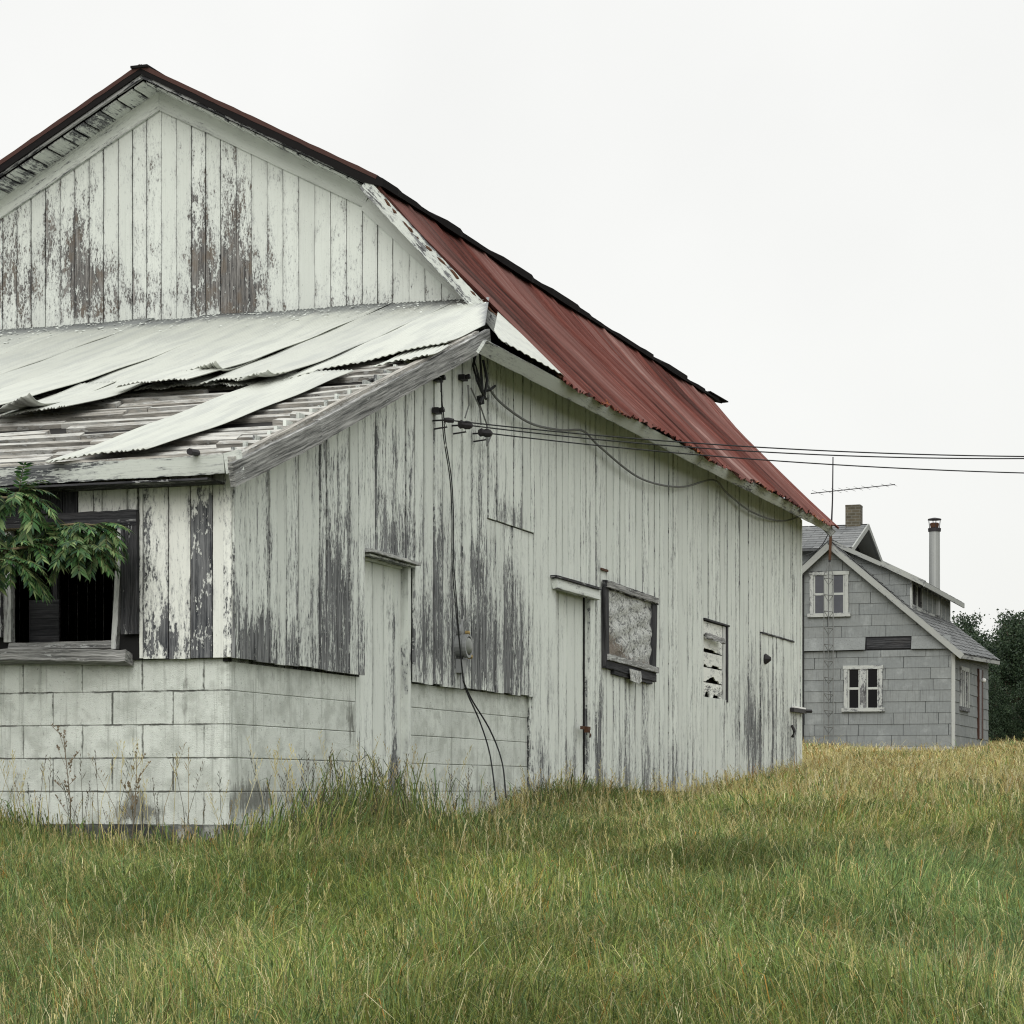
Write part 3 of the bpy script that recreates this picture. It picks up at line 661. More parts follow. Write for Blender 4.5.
def finish_blocks():
    global bmx
    bmesh.ops.recalc_face_normals(bmx, faces=bmx.faces)
    bmesh.ops.bevel(bmx, geom=[e for e in bmx.edges if e.calc_face_angle(0) > .6], offset=.0035, segments=1, affect='EDGES')
    # finer grid on the outer faces so that stains can vary across a block
    me_f = [f for f in bmx.faces if f.calc_area() > .02]
    bmesh.ops.subdivide_edges(bmx, edges=[e for e in bmx.edges if e.calc_length() > .12], cuts=5, use_grid_fill=True)
    bmx.verts.ensure_lookup_table()
    me = bpy.data.meshes.new('block_wall'); bmx.to_mesh(me); bmx.free()
    co = np.empty(len(me.vertices)*3); me.vertices.foreach_get('co', co); co = co.reshape(-1, 3)
    wv = [ (wb_s(p) if p[0] > -.012 and p[1] > .012 else wb_f(p)) + .28*math.exp(-max(0, p[2]+.25)/.12) for p in co]
    me.attributes.new('wear', 'FLOAT', 'POINT').data.foreach_set('value', np.array(wv, np.float32))
    hsh = np.modf(np.abs(np.sin(np.floor((co[:, 0]-co[:, 1])/.405)*12.9+np.floor((co[:, 2]+5)/.2)*78.2)*437.5))[0]
    me.attributes.new('brd', 'FLOAT', 'POINT').data.foreach_set('value', hsh.astype(np.float32))
    me.attributes.new('pc', 'FLOAT_VECTOR', 'POINT').data.foreach_set('vector', np.stack([co[:, 0]-co[:, 1], co[:, 2], co[:, 1]*.3], 1).astype(np.float32).ravel())
    co[:, 2] -= ZB; me.vertices.foreach_set('co', co.ravel()); me.materials.append(M['block'])
    blocks = bpy.data.objects.new('block_wall', me); sc.collection.objects.link(blocks); blocks.parent = barn; OFF[blocks.name] = (0, 0, ZB)
    return blocks
bmx = bmesh.new()
J = .0016
for k in range(6):
    z1 = .79-.2*k+(.0 if k == 0 else 0); z0 = z1-.2
    z1 -= R(.0008, .003); z0 += R(.0008, .003)
    e = -.365 if k % 2 else -.165
    r_ = .035; arc = [(-r_+r_*math.cos(a), r_-r_*math.sin(a)) for a in np.linspace(math.pi/2, 0, 5)]
    sv = .19 if k % 2 else .395
    block([(e+J, .0)]+arc+[(0., sv-J), (-.19, sv-J), (-.19, .19), (e+J, .19)], z0, z1)
    u = e
    while u > -6.7: block([(u-.405+J, R(-.001, .001)), (u-J, R(-.001, .001)), (u-J, .19), (u-.405+J, .19)], z0, z1); u -= .405
    v = sv
    while v < 1.95: b = min(v+.405, 1.96); block([(0, v+J), (0, b-J), (-.19, b-J), (-.19, v+J)], z0, z1); v = b
blocks = finish_blocks()
bmx = bmesh.new()
for k in range(6):
    z1 = .79-.2*k; z0 = z1-.2
    z1 -= J; z0 += J
    v = 2.93-(.2 if k % 2 else 0)
    while v < VG-.01: b = min(v+.405, VG); a = max(v, 2.925); block([(0, a+J), (0, b-J), (-.19, b-J), (-.19, a+J)], z0, z1); v += .405
blocks2 = finish_blocks()
mb = MB()
mb.box((-6.7, .006, -.5), (-.015, .15, .785)); mb.box((-.15, .015, -.5), (-.006, 1.95, .785))
mb.build('mortar', 'mortar', blocks)
mb = MB(); mb.box((-.15, 2.93, -.5), (-.006, VG, .785)); mb.build('mortar', 'mortar', blocks2)
mb = MB(); n = 30
vs = [(-6.7+6.74*i/n, -.035+R(-.006, .006), z+R(-.012, .008)) for z in (-.205, -.7) for i in range(n+1)]; vs += [(x, .1, z) for x, y, z in vs]
N = n+1; fs = []
for i in range(n): fs += [(i, i+1, N+i+1, N+i), (i, 2*N+i, 2*N+i+1, i+1)]
fs += [(n, N+n, 3*N+n, 2*N+n)]
mb.add(vs, fs, wear=.5); mb.build('footing', 'footing', barn)
mb = MB(); mb.plank((.03, 3.0, -.42), (.03, VG, -.40), .2, .1, (1, 0, 0), .3); mb.plank((.035, 0.04, -.42), (.035, 1.9, -.41), .2, .1, (1, 0, 0), .3); mb.build('footing', 'footing', barn)
# other walls of the shell (left side, far end) and the floor
mb = MB(); v = 0.
while v < VFAR:
    w = R(.18, .24); zt = roofz(v)-.1 if v < VG else 3.4; mb.plank((WL, v+w/2, -.4), (WL, v+w/2, zt), w-.008, .04, (-1, 0, 0), .3, .4); v += w
mb.build('rear_siding', 'side', barn)
mb = MB(); u = WL
while u < -.02:
    w = min(R(.18, .24), .02-u); c = u+w/2
    zt = (up_roof_z(c)-.06) if -5.46 < c < -1.3 else (low_roof_z(c) if c > -1.3 else low_roof_z(-6.76-c))-.08
    mb.plank((c, VFAR, -.3), (c, VFAR, zt), w-.005, .03, (0, 1, 0), .25, .4); u += w
mb.box((WL, VFAR-.06, -.4), (0, VFAR-.035, 3.5)); mb.box((WL+.05, .2, -.46), (-.2, VFAR-.1, -.42))
mb.build('rear_siding', 'side', barn)

# ---- lean-to roof: added light-blocking sheet, rafters, laths, corrugated sheets
mb = MB(); mb.prism([(-6.95, -.25, roofz(-.25)-.085), (.06, -.25, roofz(-.25)-.085), (.06, 3.9, roofz(3.9)-.085), (-.35, VG, roofz(VG)-.085), (-6.95, VG, roofz(VG)-.085)], (0, 0, -.012)); und = mb.build('roof_underlay', 'tar', barn)  # black sheet added under the laths to keep daylight out and the gaps dark
mb = MB(); v = -.21
while v < 3.7:
    umax = .15; u = -6.9
    while u < umax-.1:
        L_ = R(.7, 1.9); b = min(u+L_, umax); sk = R(-.03, .03)
        if random.random() > .09:
            mb.plank((u+.005, v+R(-.01, .01)+sk, roofz(v)-.045+R(-.012, .014)), (b-.004, v-sk*.6+R(-.012, .012), roofz(v)-.045+R(-.012, .014)), R(.055, .105), .035, (0, -RM+R(-.18, .1), 1), lambda p: .42+R(-.2, .2), .1, .003)
        u = b
    v += R(.155, .21)
lath = mb.build('roof_lath', 'lath', barn)
def sheet(u0, u1, vt, vb0, vb1, lift=0., sk=0., lay=0., topline=None, curl=0., dark_top=0., sag=0.):
    mb = MB(); w = abs(u1-u0); nu = max(16, int(w/.032*6)); nv = 26; vs, pcs, we = [], [], []
    br = random.random()
    for j in range(nv+1):
        g = j/nv
        for i in range(nu+1):
            f = i/nu; top = topline(u0+(u1-u0)*f) if topline else vt
            v = top+(vb0+(vb1-vb0)*f-top)*g+(.03*math.sin(f*5+br*9)+.045*(math.floor(f*4+br*3) % 2)*(1 if vb0 < 2.9 else 0)+.02*math.sin(f*13+br*31))*g**4
            u = u0+(u1-u0)*f+sk*g
            z = roofz(v)-.008+lay+.007*math.sin(u*5.1+v*2.3+br*20)*math.sin(v*3.7+br*9)+.0055*math.cos(2*math.pi*(f*w)/.032)+lift*(g**4)*(.35+.65*math.sin(min(1, f*1.2+br*.3)*1.5))+curl*max(0, g-.8)**2*25*(f**2)-sag*math.sin(g*math.pi)*.6
            vs.append((u, v, z)); pcs.append((u, v, 0)); we.append(dark_top*1.25*max(0, 1-g*(abs(vt-vb0))/.75)+(.12 if g > .96 else 0))
    fs = [(j*(nu+1)+i, j*(nu+1)+i+1, (j+1)*(nu+1)+i+1, (j+1)*(nu+1)+i) for j in range(nv) for i in range(nu)]
    mb.add(vs, fs, pcs, we, br); o = mb.build('roof_sheet', 'sheet', barn, smooth=True)
    md = o.modifiers.new('gauge', 'SOLIDIFY'); md.thickness = .003; md.offset = 0
    return o
hip = lambda u: min(VG-.01, 4.02+(.20-u)*3.1)
sheet(-.60, .17, VG-.01, 2.12, 3.35, .02, 0, -.005, topline=hip, dark_top=.5)
sheet(-1.20, -.58, VG-.01, 2.03, 2.10, .06, 0, .0, dark_top=.55)
sheet(-1.76, -1.18, VG-.01, 1.86, 1.84, .09, 0, .008, dark_top=.6)
sheet(-2.33, -1.73, VG-.01, 1.30, 1.15, .03, 0, .002, curl=.05, dark_top=.6)
sheet(-2.92, -2.30, VG-.01, 1.15, 1.25, .09, 0, .012, dark_top=.6)
sheet(-3.42, -2.90, VG-.01, 1.0, 1.12, .03, 0, .004, dark_top=.65)
sheet(-3.98, -3.39, VG-.01, .9, .95, .02, 0, .016, dark_top=.65)
x = -3.96
while x > -6.8: sheet(x-.57, x, VG-.01, R(.2, .9), R(.2, .9), R(0, .04), 0, random.choice([.003, .014]), dark_top=.65); x -= .56
sheet(-2.31, -2.02, 2.4, 1.12, 1.05, .10, .03, .02, curl=.06)
sheet(-1.52, -1.20, 3.1, 2.45, 2.30, .07, .02, .018, curl=.05)
sheet(-.95, -.66, 3.0, 1.98, 1.86, .06, .03, .016, curl=.03)
sheet(-3.2, -2.9, 2.4, .82, .90, .08, -.03, .02, curl=.04)
sheet(-1.73, -1.22, 2.9, 2.10, 2.08, .02, 0, -.014)             # second course peeping out
sheet(-1.21, -.70, 2.9, 2.12, 2.02, .015, .0, -.016)
sheet(-.76, -.20, 2.42, -.40, -.22, .045, -.24, -.004, curl=.0)   # the long slid sheet
sheet(-.12, .20, 3.3, 2.45, 2.75, .03, .05, -.012)
# white facet and lip over the front end of the barn eave
mb = MB(); vs = []; n = 30
for i in range(n+1):
    f = i/n; zz = .006*math.cos(f*60)
    for u_, v_ in ((.30-.48*f, 3.95+1.50*f), (.41, 3.75+1.62*f)):
        vs.append((u_, v_, low_roof_z(u_)+.045+zz))
mb.add(vs, [(2*i, 2*i+1, 2*i+3, 2*i+2) for i in range(n)], wear=.05, brd=.6)
o = mb.build('roof_sheet', 'sheet', barn, label='white metal facet folded over the eave corner'); o.modifiers.new('gauge', 'SOLIDIFY').thickness = .004
mb = MB()
for i in range(480):
    u = R(-6, -.0); v = VG-.03-abs(random.gauss(0, .36)); a = R(0, 6.3); s_ = R(.006, .022)*(1.5 if random.random() < .1 else 1)
    if v > hip(u)-.05: continue
    c = Vector((u, v, roofz(v)+.018)); e1 = Vector((math.cos(a), math.sin(a), RM*math.sin(a)))*s_; e2 = Vector((-math.sin(a), math.cos(a), RM*math.cos(a)))*s_*R(.4, .9)
    mb.add([c-e1, c-e2, c+e1+Vector((0, 0, .004)), c+e2], [(0, 1, 2, 3)], wear=0.)
o = mb.build('paint_flakes', 'gable', barn); o['kind'] = 'stuff'
# rake boards of the lean-to on the side and the front eave board
mb = MB(); gr = lambda p: .85+R(-.1, .25)
pA, pM, pE = Vector((.235, 4.06, 3.40)), Vector((.235, .84, 2.235)), Vector((.235, -.42, 1.80))
mb.plank(pA, pM, .135, .035, (1, 0, 0), gr, .06, .002); mb.build('rake_board', 'grey', barn, label='bare grey rake board on the lean-to')
mb = MB(); mb.plank(pM+Vector((.006, -.012, -.008)), pE, .135, .035, (1, 0, 0), gr, .06, .002); mb.build('rake_board', 'grey', barn, label='short lower length of grey rake board')
mb = MB()
mb.plank((.20, -.33, roofz(-.33)-.045), (.20, 3.9, roofz(3.9)-.045), .05, .05, (1, 0, 0), .5, .2); mb.build('verge_rail', 'lath', barn)
ef = blobs(.31, [(60, 470, 60, 12, .35), (130, 465, 20, 6, -.35), (190, 466, 35, 8, -.28), (20, 478, 30, 8, .3), (165, 470, 10, 10, .2)], lambda x, y: BF.front(x, y, -.3), 0)
mb = MB(); mb.plank((-2.9, -.3, 1.86), (.11, -.3, 1.885), .11, .03, (0, -1, -.15), ef, .05, .003); mb.build('eave_board', 'trim', barn)
mb = MB(); mb.plank((-6.9, -.3, 1.87), (-2.92, -.3, 1.86), .11, .03, (0, -1, 0), .4); mb.plank((-6.9, -.30, 1.925), (.1, -.30, 1.94), .022, .06, (0, -1, .4), .6, .1, .004); mb.build('eave_board', 'lath', barn)
mb = MB(); mb.plank((-6.9, -.15, 1.80), (.0, -.15, 1.80), .28, .012, (0, 0, -1), .5); mb.build('soffit', 'black', barn)
mb = MB(); mb.plank((.12, -.31, 1.885), (.225, -.33, 1.90), .12, .03, (.1, -1, 0), .2, .03); mb.build('eave_return', 'trim', barn)
mb = MB(); mb.tube([(-.06, -.30, 1.955), (-.06, -.40, 1.95)], .02, 8); mb.build('pipe_stub', 'iron', barn)
mb = MB()
for v in (0.0,): mb.plank((.015, -.055, .785), (.015, -.055, 1.9), .05, .05, (0, -1, 0), .27, .05, .002)
mb.build('corner_board', 'front', barn)
# old service fittings fixed high on the wall
mb = MB()
def sp(px, py, u=.12): return BF.side(px, py, u)
for pts in (((476, 352), (473, 366), (477, 380), (482, 392)), ((480, 352), (481, 372), (483, 395), (480, 403)), ((473, 356), (478, 374), (481, 390), (486, 399)), ((483, 360), (487, 380), (484, 398)), ((484, 391), (490, 390), (495, 386))):
    mb.tube([sp(a, b, .14+R(-.02, .03)) for a, b in pts], .011, 5)
mb.tube([sp(480, 396), sp(481, 404)], .03, 6)
mb.build('service_tangle', 'cable', barn)
for pts in (((468, 385), (469, 405), (465, 418)), ((471, 388), (480, 408), (481, 425)), ((480, 405), (487, 425), (487, 446), (491, 436)), ((438, 376), (441, 378), (441, 392))):
    mb = MB(); mb.tube([sp(a, b, .11) for a, b in pts], .006, 5); mb.build('service_wire', 'greycable', barn)
for a, b in ((436, 379), (435, 411), (461, 378)):
    q = sp(a, b, .06); mb = MB(); mb.box((.055, q[1]-.045, q[2]-.02), (.10, q[1]+.045, q[2]+.02)); mb.tube([(.09, q[1], q[2]), (.13, q[1], q[2]+.01)], .02, 6); mb.build('wire_bracket', 'iron', barn)

# =================================================================== cables, meter, power lines
def smooth_path(P, n=10):
    P = [Vector(p) for p in P]; out = []
    for i in range(len(P)-1):
        a, b, c, d = P[max(i-1, 0)], P[i], P[i+1], P[min(i+2, len(P)-1)]
        for k in range(n):
            t = k/n; out.append(.5*((2*b)+(c-a)*t+(2*a-5*b+4*c-d)*t*t+(3*b-a-3*c+d)*t**3))
    return out+[P[-1]]
def barn_thing_mesh(mb, name, mat, label, cat, base, group=None, smooth=True):
    o = mb.build(name, mat, None, base, smooth=smooth); w = BF.W(*base); o.location = (w.x, w.y, w.z+H); o.rotation_euler = (0, 0, -TH); return tag(o, label, cat, group)
mb = MB()
for dx in (0, 1.6):
    mb.tube(smooth_path([sp(x+dx*(1 if 400 < y < 620 else .3), y, .12) for x, y in ((441, 378), (441.5, 400), (442, 415), (444, 440), (450, 480), (452, 520), (452, 560), (455, 600), (459, 640), (463, 680))]), .0045, 6)
for pts in (((463, 680), (468, 695), (480, 722), (490, 755), (496, 800)), ((463, 680), (472, 700), (490, 730), (502, 762), (506, 798))):
    mb.tube(smooth_path([sp(x, y, .13+.0022*max(0, y-690)) for x, y in pts]), .006, 6)
barn_thing_mesh(mb, 'meter_cable', 'cable', 'black twin cable dropping down the barn wall past the meter to the grass', 'cable', tuple(sp(497, 800, .2)))
mb = MB()
mb.tube(smooth_path([sp(x, y, u) for x, y, u in ((487, 384, .13), (500, 402, .13), (530, 423, .13), (560, 430, .13), (583, 431, .12), (600, 447, .12), (640, 478, .12), (680, 487, .12), (713, 480, .13), (728, 494, .12), (752, 512, .12), (780, 521, .12), (801, 516, .12))]), .010, 6)
mb.tube(smooth_path([sp(x, y, .15) for x, y in ((801, 516), (803, 512), (802, 505))]), .0125, 6)
barn_thing_mesh(mb, 'swag_cable', 'greycable', 'thick grey cable hanging in swags under the red eave', 'cable', tuple(sp(640, 478, .12)))
q = sp(465.5, 646, .11)
meter = thing('electric_meter', 'round glass electric meter on its box on the peeling barn wall', 'electric meter', (US, q[1], q[2]-.16), BF)
qz, qv = q[2], q[1]
mb = MB(); mb.lathe((US, qv, qz), (1, 0, 0), [(0, .085), (.055, .085), (.06, .075)], 20); mb.lathe((US, qv-.0, qz+.12), (1, 0, 0), [(0, .045), (.03, .045), (.035, .03)], 12); mb.tube([(US+.03, qv, qz+.2), (US+.03, qv, qz+.08)], .012, 8)
mb.build('meter_body', 'galv', meter, smooth=False)
mb = MB(); mb.lathe((US+.06, qv, qz), (1, 0, 0), [(0, .09), (.03, .09), (.03, .072), (.012, .068)], 20); mb.build('meter_ring', 'galv', meter)
mb = MB(); mb.lathe((US+.061, qv, qz), (1, 0, 0), [(0, .068), (.02, .066), (.035, .055), (.042, .03)], 20); mb.build('meter_dial', 'dial', meter, smooth=True)
mb = MB(); mb.box((US, qv-.05, qz-.20), (US+.05, qv+.05, qz-.10)); mb.tube([(US+.03, qv, qz-.20), (US+.03, qv+.0, qz-.32)], .016, 8); mb.build('junction_box', 'galv', meter)
for a, b in ((.0, .098), (.06, -.078)):
    mb = MB(); mb.lathe((US+.06, qv+a, qz+b), (1, 0, 0), [(0, .016), (.03, .016), (.035, .008)], 8); mb.build('seal', 'brass', meter)
lines = [((447, 420), (700, 443.5), (1024, 456.5), 'topmost of the three black power wires running from the barn wall past the red roof'),
         ((466, 425), (700, 448), (1024, 458.6), 'middle of the three black power wires running from the barn wall past the red roof'),
         ((486, 433), (700, 455), (1024, 473), 'lowest of the three black power wires running from the barn wall past the red roof')]
for i, (a, b, c, lab) in enumerate(lines):
    st = BF.W(*sp(a[0], a[1], .16))
    root = thing('power_line', lab, 'power line', tuple(st), None, 'power wires crossing the red roof')
    co_ = np.polyfit([a[0], b[0], c[0]], [a[1], b[1], c[1]], 2); P = []
    Ys, xs = st.y, np.concatenate([np.linspace(a[0], 1100, 26), np.linspace(1150, 2100, 12)])
    k0 = (a[0]-CX)/F
    for px in xs:
        k = (px-CX)/F; sl = .30                         # plan line leaving the wall: Y = Ys + sl*(X - X0)
        Y = (Ys-sl*st.x)/(1-sl*k); py = np.polyval(co_, px); P.append(at(px, py, Y))
    mb = MB(); mb.tube(P, .0052, 5); mb.build('wire', 'cable', root)
    d = (P[1]-P[0]).normalized(); mb = MB()
    if i: mb.lathe(P[0]-d*.06, d, [(0, .018), (.02, .034), (.04, .026), (.06, .034), (.09, .03), (.11, .012)], 10)
    else: mb.lathe(P[0]-d*.02, d, [(0, .015), (.03, .02), (.07, .015)], 8)
    wn = Vector((CO, -SI, 0)); mb.tube([P[0]-wn*.11, P[0]-wn*.02, P[0]+Vector((0, 0, -.05)), P[0]-wn*.1+Vector((0, 0, -.06))], .007, 5); mb.build('insulator', 'iron', root)

# =================================================================== HOUSE
HZ = .70
house = thing('house', 'grey shingled two storey farmhouse with dormer standing behind the barn', 'house', (0, 0, HZ), HF)
PK = (-2.86, 5.86); SL = (5.86-3.22)/2.98       # ridge and roof slope
def hroofz(u): return PK[1]-abs(u-PK[0])*SL
def clip(poly, n, d):
    out = []
    for i in range(len(poly)):
        a, b = poly[i], poly[(i+1) % len(poly)]; da, db = a[0]*n[0]+a[1]*n[1]-d, b[0]*n[0]+b[1]*n[1]-d
        if da <= 0: out.append(a)
        if da*db < 0: t_ = da/(da-db); out.append((a[0]+(b[0]-a[0])*t_, a[1]+(b[1]-a[1])*t_))
    return out
def tiles(mb, x0, x1, z0, z1, to3, nrm, planes=(), holes=(), course=.265, wid=1.06, t=.02):
    holes = ()
    z = z0; r = 0
    while z < z1-.02:
        zt = min(z+course, z1); x = x0-R(0, 1)*wid
        while x < x1:
            a, b = max(x, x0), min(x+wid, x1); x += wid
            if b-a < .03: continue
            segs = [(a, b)]
            for hx0, hx1, hz0, hz1 in holes:
                if zt > hz0+.02 and z < hz1-.02:
                    segs = [(p, q) for s_ in segs for p, q in ((s_[0], min(s_[1], hx0)), (max(s_[0], hx1), s_[1])) if q-p > .02]
            for p, q in segs:
                poly = [(p+.006, z+.005), (q-.006, z+.005), (q-.006, zt), (p+.006, zt)]
                for n, d in planes: poly = clip(poly, n, d)
                if len(poly) > 2:
                    j = R(-.005, .005); mb.prism([to3(h_, k_, t+j*.7-.012*(k_-z)/course) for h_, k_ in poly], Vector(nrm)*(-.012), .2, [(h_, k_, 0) for h_, k_ in poly])
        z = zt; r += 1
fplanes = [((SL, 1), PK[1]+SL*PK[0]-.03), ((-SL, 1), PK[1]-SL*PK[0]-.03)]
W1 = (-3.36, -2.43, 4.12, 5.20); W2 = (-2.54, -1.62, 1.86, 2.95)
mb = MB()
to = lambda u, z, t: (u, -t, z)
tiles(mb, -5.9, 0, 1.02, 3.30, to, (0, -1, 0), fplanes, [(W2[0]+.03, W2[1]-.03, W2[2], W2[3])])
tiles(mb, -5.9, 0, 3.62, 5.9, to, (0, -1, 0), fplanes, [(W1[0]+.03, W1[1]-.03, W1[2], W1[3])])
x = -5.9
for a, b in ((-5.9, -4.65), (-4.64, -3.75), (-3.74, -2.02), (-.95, -.02)):
    mb.prism([(a+.01, -.02, 3.62), (b-.01, -.02, 3.62), (b-.01, -.10, 3.30+R(-.02, .02)), (a+.01, -.10, 3.30+R(-.02, .02))], (0, .015, 0), .2, brd=R(.5, 1))
hw = mb.build('front_wall', 'hside', house)
mb = MB(); mb.prism([(-5.9, 0, .4), (0, 0, .4), (0, 0, 3.2), (-2.86, 0, 5.8), (-5.9, 0, 3.1)], (0, .05, 0))
mb.box((-5.9, .05, .4), (-5.85, 6.6, 3.1)); mb.box((-5.9, 6.62, .4), (0, 6.67, 3.1)); mb.build('wall_core', 'hdark', hw)
mb = MB(); mb.box((-5.9, -.03, .4), (.03, -.002, 1.02)); mb.box((.002, -.03, .4), (.03, 6.7, 1.02)); mb.build('foundation', 'hlow', house)
mb = MB(); mb.plank((-2.0, -.03, 3.46), (-.96, -.03, 3.46), .24, .02, (0, -1, 0), .95, .1); mb.build('bare_board', 'black', hw)
mb = MB(); to = lambda v, z, t: (t, v, z)
tiles(mb, 0, 6.67, 1.02, 3.34, to, (1, 0, 0), (), [(1.22, 2.60, 1.93, 2.93), (4.5, 5.28, 1.30, 3.08)])
hs = mb.build('side_wall', 'hside', house); mb = MB(); mb.box((-.05, .05, .4), (-.001, 6.66, 3.34)); mb.build('wall_core', 'hdark', hs)
mb = MB(); mb.plank((.035, -.02, .9), (.035, -.02, 3.2), .09, .05, (.5, -1, 0), .05, .3); mb.build('corner_board', 'htrim', house)
def hwindow(u0, u1, z0, z1, pane, lab=None):
    w, h = u1-u0, z1-z0; mb = MB(); y = -.07
    mb.plank((u0-.02, y, z1-.045), (u1+.02, y, z1-.045), .09, .07, (0, -1, 0), .28, .1); mb.plank((u0-.05, y-.02, z0+.04), (u1+.05, y-.02, z0+.04), .09, .09, (0, -1, 0), .3, .1)
    for x, ww in ((u0+.045, .09), (u1-.045, .09), ((u0+u1)/2, .15)): mb.plank((x, y+.005, z0+.08), (x, y+.005, z1-.09), ww, .06, (0, -1, 0), .3, .1)
    o = mb.build('window', 'htrim', house, label=lab); mb = MB()
    for a, b in ((u0+.09, (u0+u1)/2-.075), ((u0+u1)/2+.075, u1-.09)):
        mb.plank((a, y+.025, (z0+z1)/2), (b, y+.025, (z0+z1)/2), .055, .03, (0, -1, 0), .2, .1)
        for x in (a+.02, b-.02): mb.plank((x, y+.03, z0+.08), (x, y+.03, z1-.09), .04, .03, (0, -1, 0), .2, .1)
    mb.build('sash', 'htrim', o); mb = MB(); mb.box((u0+.05, -.038, z0+.05), (u1-.05, -.03, z1-.05)); mb.build('pane', pane, o)
hwindow(*W1, 'curtain', 'pale window in the gable with greyish panes'); hwindow(*W2, 'glass', 'lower window with black empty panes')
mb = MB()
for v, ww in ((1.25, .12), (1.6, .07), (1.93, .12), (2.27, .07), (2.57, .12)): mb.plank((.06, v, 1.95), (.06, v, 2.92), ww, .06, (1, 0, 0), .2, .2)
mb.plank((.07, 1.15, 1.95), (.07, 2.65, 1.95), .10, .1, (1, 0, 0), .5, .2); mb.plank((.06, 1.19, 2.92), (.06, 2.63, 2.92), .1, .06, (1, 0, 0), .2, .2)
o = mb.build('window', 'htrim', house, label='side window in the right wall'); mb = MB(); mb.box((.03, 1.25, 1.97), (.036, 2.6, 2.9)); mb.build('pane', 'curtain', o)
mb = MB(); mb.box((.004, 4.52, 1.3), (.04, 5.26, 3.05)); dr = mb.build('door', 'glass', house, label='dark doorway in the right wall')
mb = MB(); mb.plank((.06, 4.5, 1.28), (.06, 4.5, 3.06), .1, .06, (1, 0, 0), 0.); mb.plank((.05, 5.25, 1.28), (.05, 5.25, 3.06), .2, .06, (1, 0, 0), 0.); mb.build('door_frame', 'brown', dr)
mb = MB(); mb.lathe((.06, 4.85, 2.78), (1, 0, 0), [(0, .03), (.03, .05), (.06, .065), (.10, .05), (.12, .02)], 10); mb.build('porch_lamp', 'lamp', house)
# roof slabs made of courses of shingles
def shingle_slope(mb, A, B, C, D, rows, cols):
    """A-B eave line, D-C top line"""
    A, B, C, D = map(Vector, (A, B, C, D)); nn = (B-A).cross(D-A).normalized()
    if nn.z < 0: nn = -nn
    for r in range(rows):
        f0, f1 = r/rows, (r+1.25)/rows; f1 = min(f1, 1.02)
        for c in range(cols):
            g0, g1 = c/cols, (c+1)/cols; off = (.5/cols if r % 2 else 0)
            g0, g1 = max(0, g0-off), min(1, g1-off+(.5/cols if c == cols-1 else 0))
            def P(g, f, up): return (A.lerp(B, g)).lerp(D.lerp(C, g), f)+nn*up
            j = R(0, .008); e = R(-.006, .006)
            vs = [P(g0+.001, f0+e, .018+j), P(g1-.001, f0+e, .018+j), P(g1-.001, f1, .008), P(g0+.001, f1, .008), P(g0+.001, f0+e, .012), P(g1-.001, f0+e, .012)]
            mb.add(vs, [(0, 1, 2, 3), (0, 4, 5, 1)], [(v.x, v.y, v.z) for v in vs], .2)
    mb.prism([A, B, C, D], -nn*.05, .2)
mb = MB(); e0, e1 = -.22, 7.0
shingle_slope(mb, (.26, e0, hroofz(.26)+.08), (.26, e1, hroofz(.26)+.30), (PK[0], e1, PK[1]+.06), (PK[0], e0, PK[1]+.06), 26, 20)
rf = mb.build('roof', 'hroof', house)
mb = MB(); shingle_slope(mb, (-6.1, e1, hroofz(-6.1)), (-6.1, e0, hroofz(-6.1)), (PK[0], e0, PK[1]+.06), (PK[0], e1, PK[1]+.06), 20, 14); mb.build('roof', 'hroof', house)
mb = MB()
mb.plank((PK[0], e0-.02, PK[1]-.06), (.27, e0-.02, hroofz(.27)+.02), .14, .04, (0, -1, 0), .2, .2); mb.plank((PK[0], e0-.022, PK[1]-.06), (-6.1, e0-.022, hroofz(-6.1)-.06), .14, .04, (0, -1, 0), .2, .2)
mb.plank((.27, e0, hroofz(.27)+.02), (.27, e1, hroofz(.27)+.24), .09, .03, (1, 0, 0), .3, .3); mb.build('rake_board', 'hrake', rf)
# shed dormer
def dz(u): return 5.93-(u-PK[0])*.47
mb = MB(); to = lambda u, z, t: (u, .28-t, z)
tiles(mb, PK[0], -1.0, 3.8, 6.0, to, (0, -1, 0), [((.47, 1), 5.93+.47*PK[0]-.09), ((-SL, -1), -(PK[1]+SL*PK[0])-.01)])
mb.prism([(PK[0], .29, PK[1]), (-1.0, .29, hroofz(-1.0)-.1), (-1.0, .29, dz(-1.0)-.1), (PK[0], .29, dz(PK[0])-.1)], (0, .04, 0))
dm = mb.build('dormer', 'hside', house)
mb = MB(); mb.box((-1.05, .33, 4.1), (-1.01, 6.7, dz(-1)-.08)); mb.box((-2.8, 6.66, 4.2), (-1.05, 6.7, 4.9)); mb.build('dormer_core', 'hdark', dm)
mb = MB(); v = .26
for k, v in enumerate(np.linspace(.3, 6.6, 9)): mb.plank((-.97, v, hroofz(-1)+.02), (-.97, v, dz(-1)-.08), .16 if k in (0, 8) else .11, .05, (1, 0, 0), .3, .2)
mb.plank((-.96, .3, hroofz(-1)+.12), (-.96, 6.6, hroofz(-1)+.12), .14, .06, (1, 0, 0), .4, .3); mb.plank((-.97, .3, dz(-1)-.12), (-.97, 6.6, dz(-1)-.12), .08, .06, (1, 0, 0), .4, .3)
mb.build('dormer_frame', 'htrim', dm)
mb = MB()
for k, (a, b) in enumerate(zip(np.linspace(.3, 6.6, 9)[2:-1], np.linspace(.3, 6.6, 9)[3:])): mb.box((-.99, a+.06, hroofz(-1)+.2), (-.975, b-.06, dz(-1)-.17))
mb.build('dormer_panel', 'hside', dm)
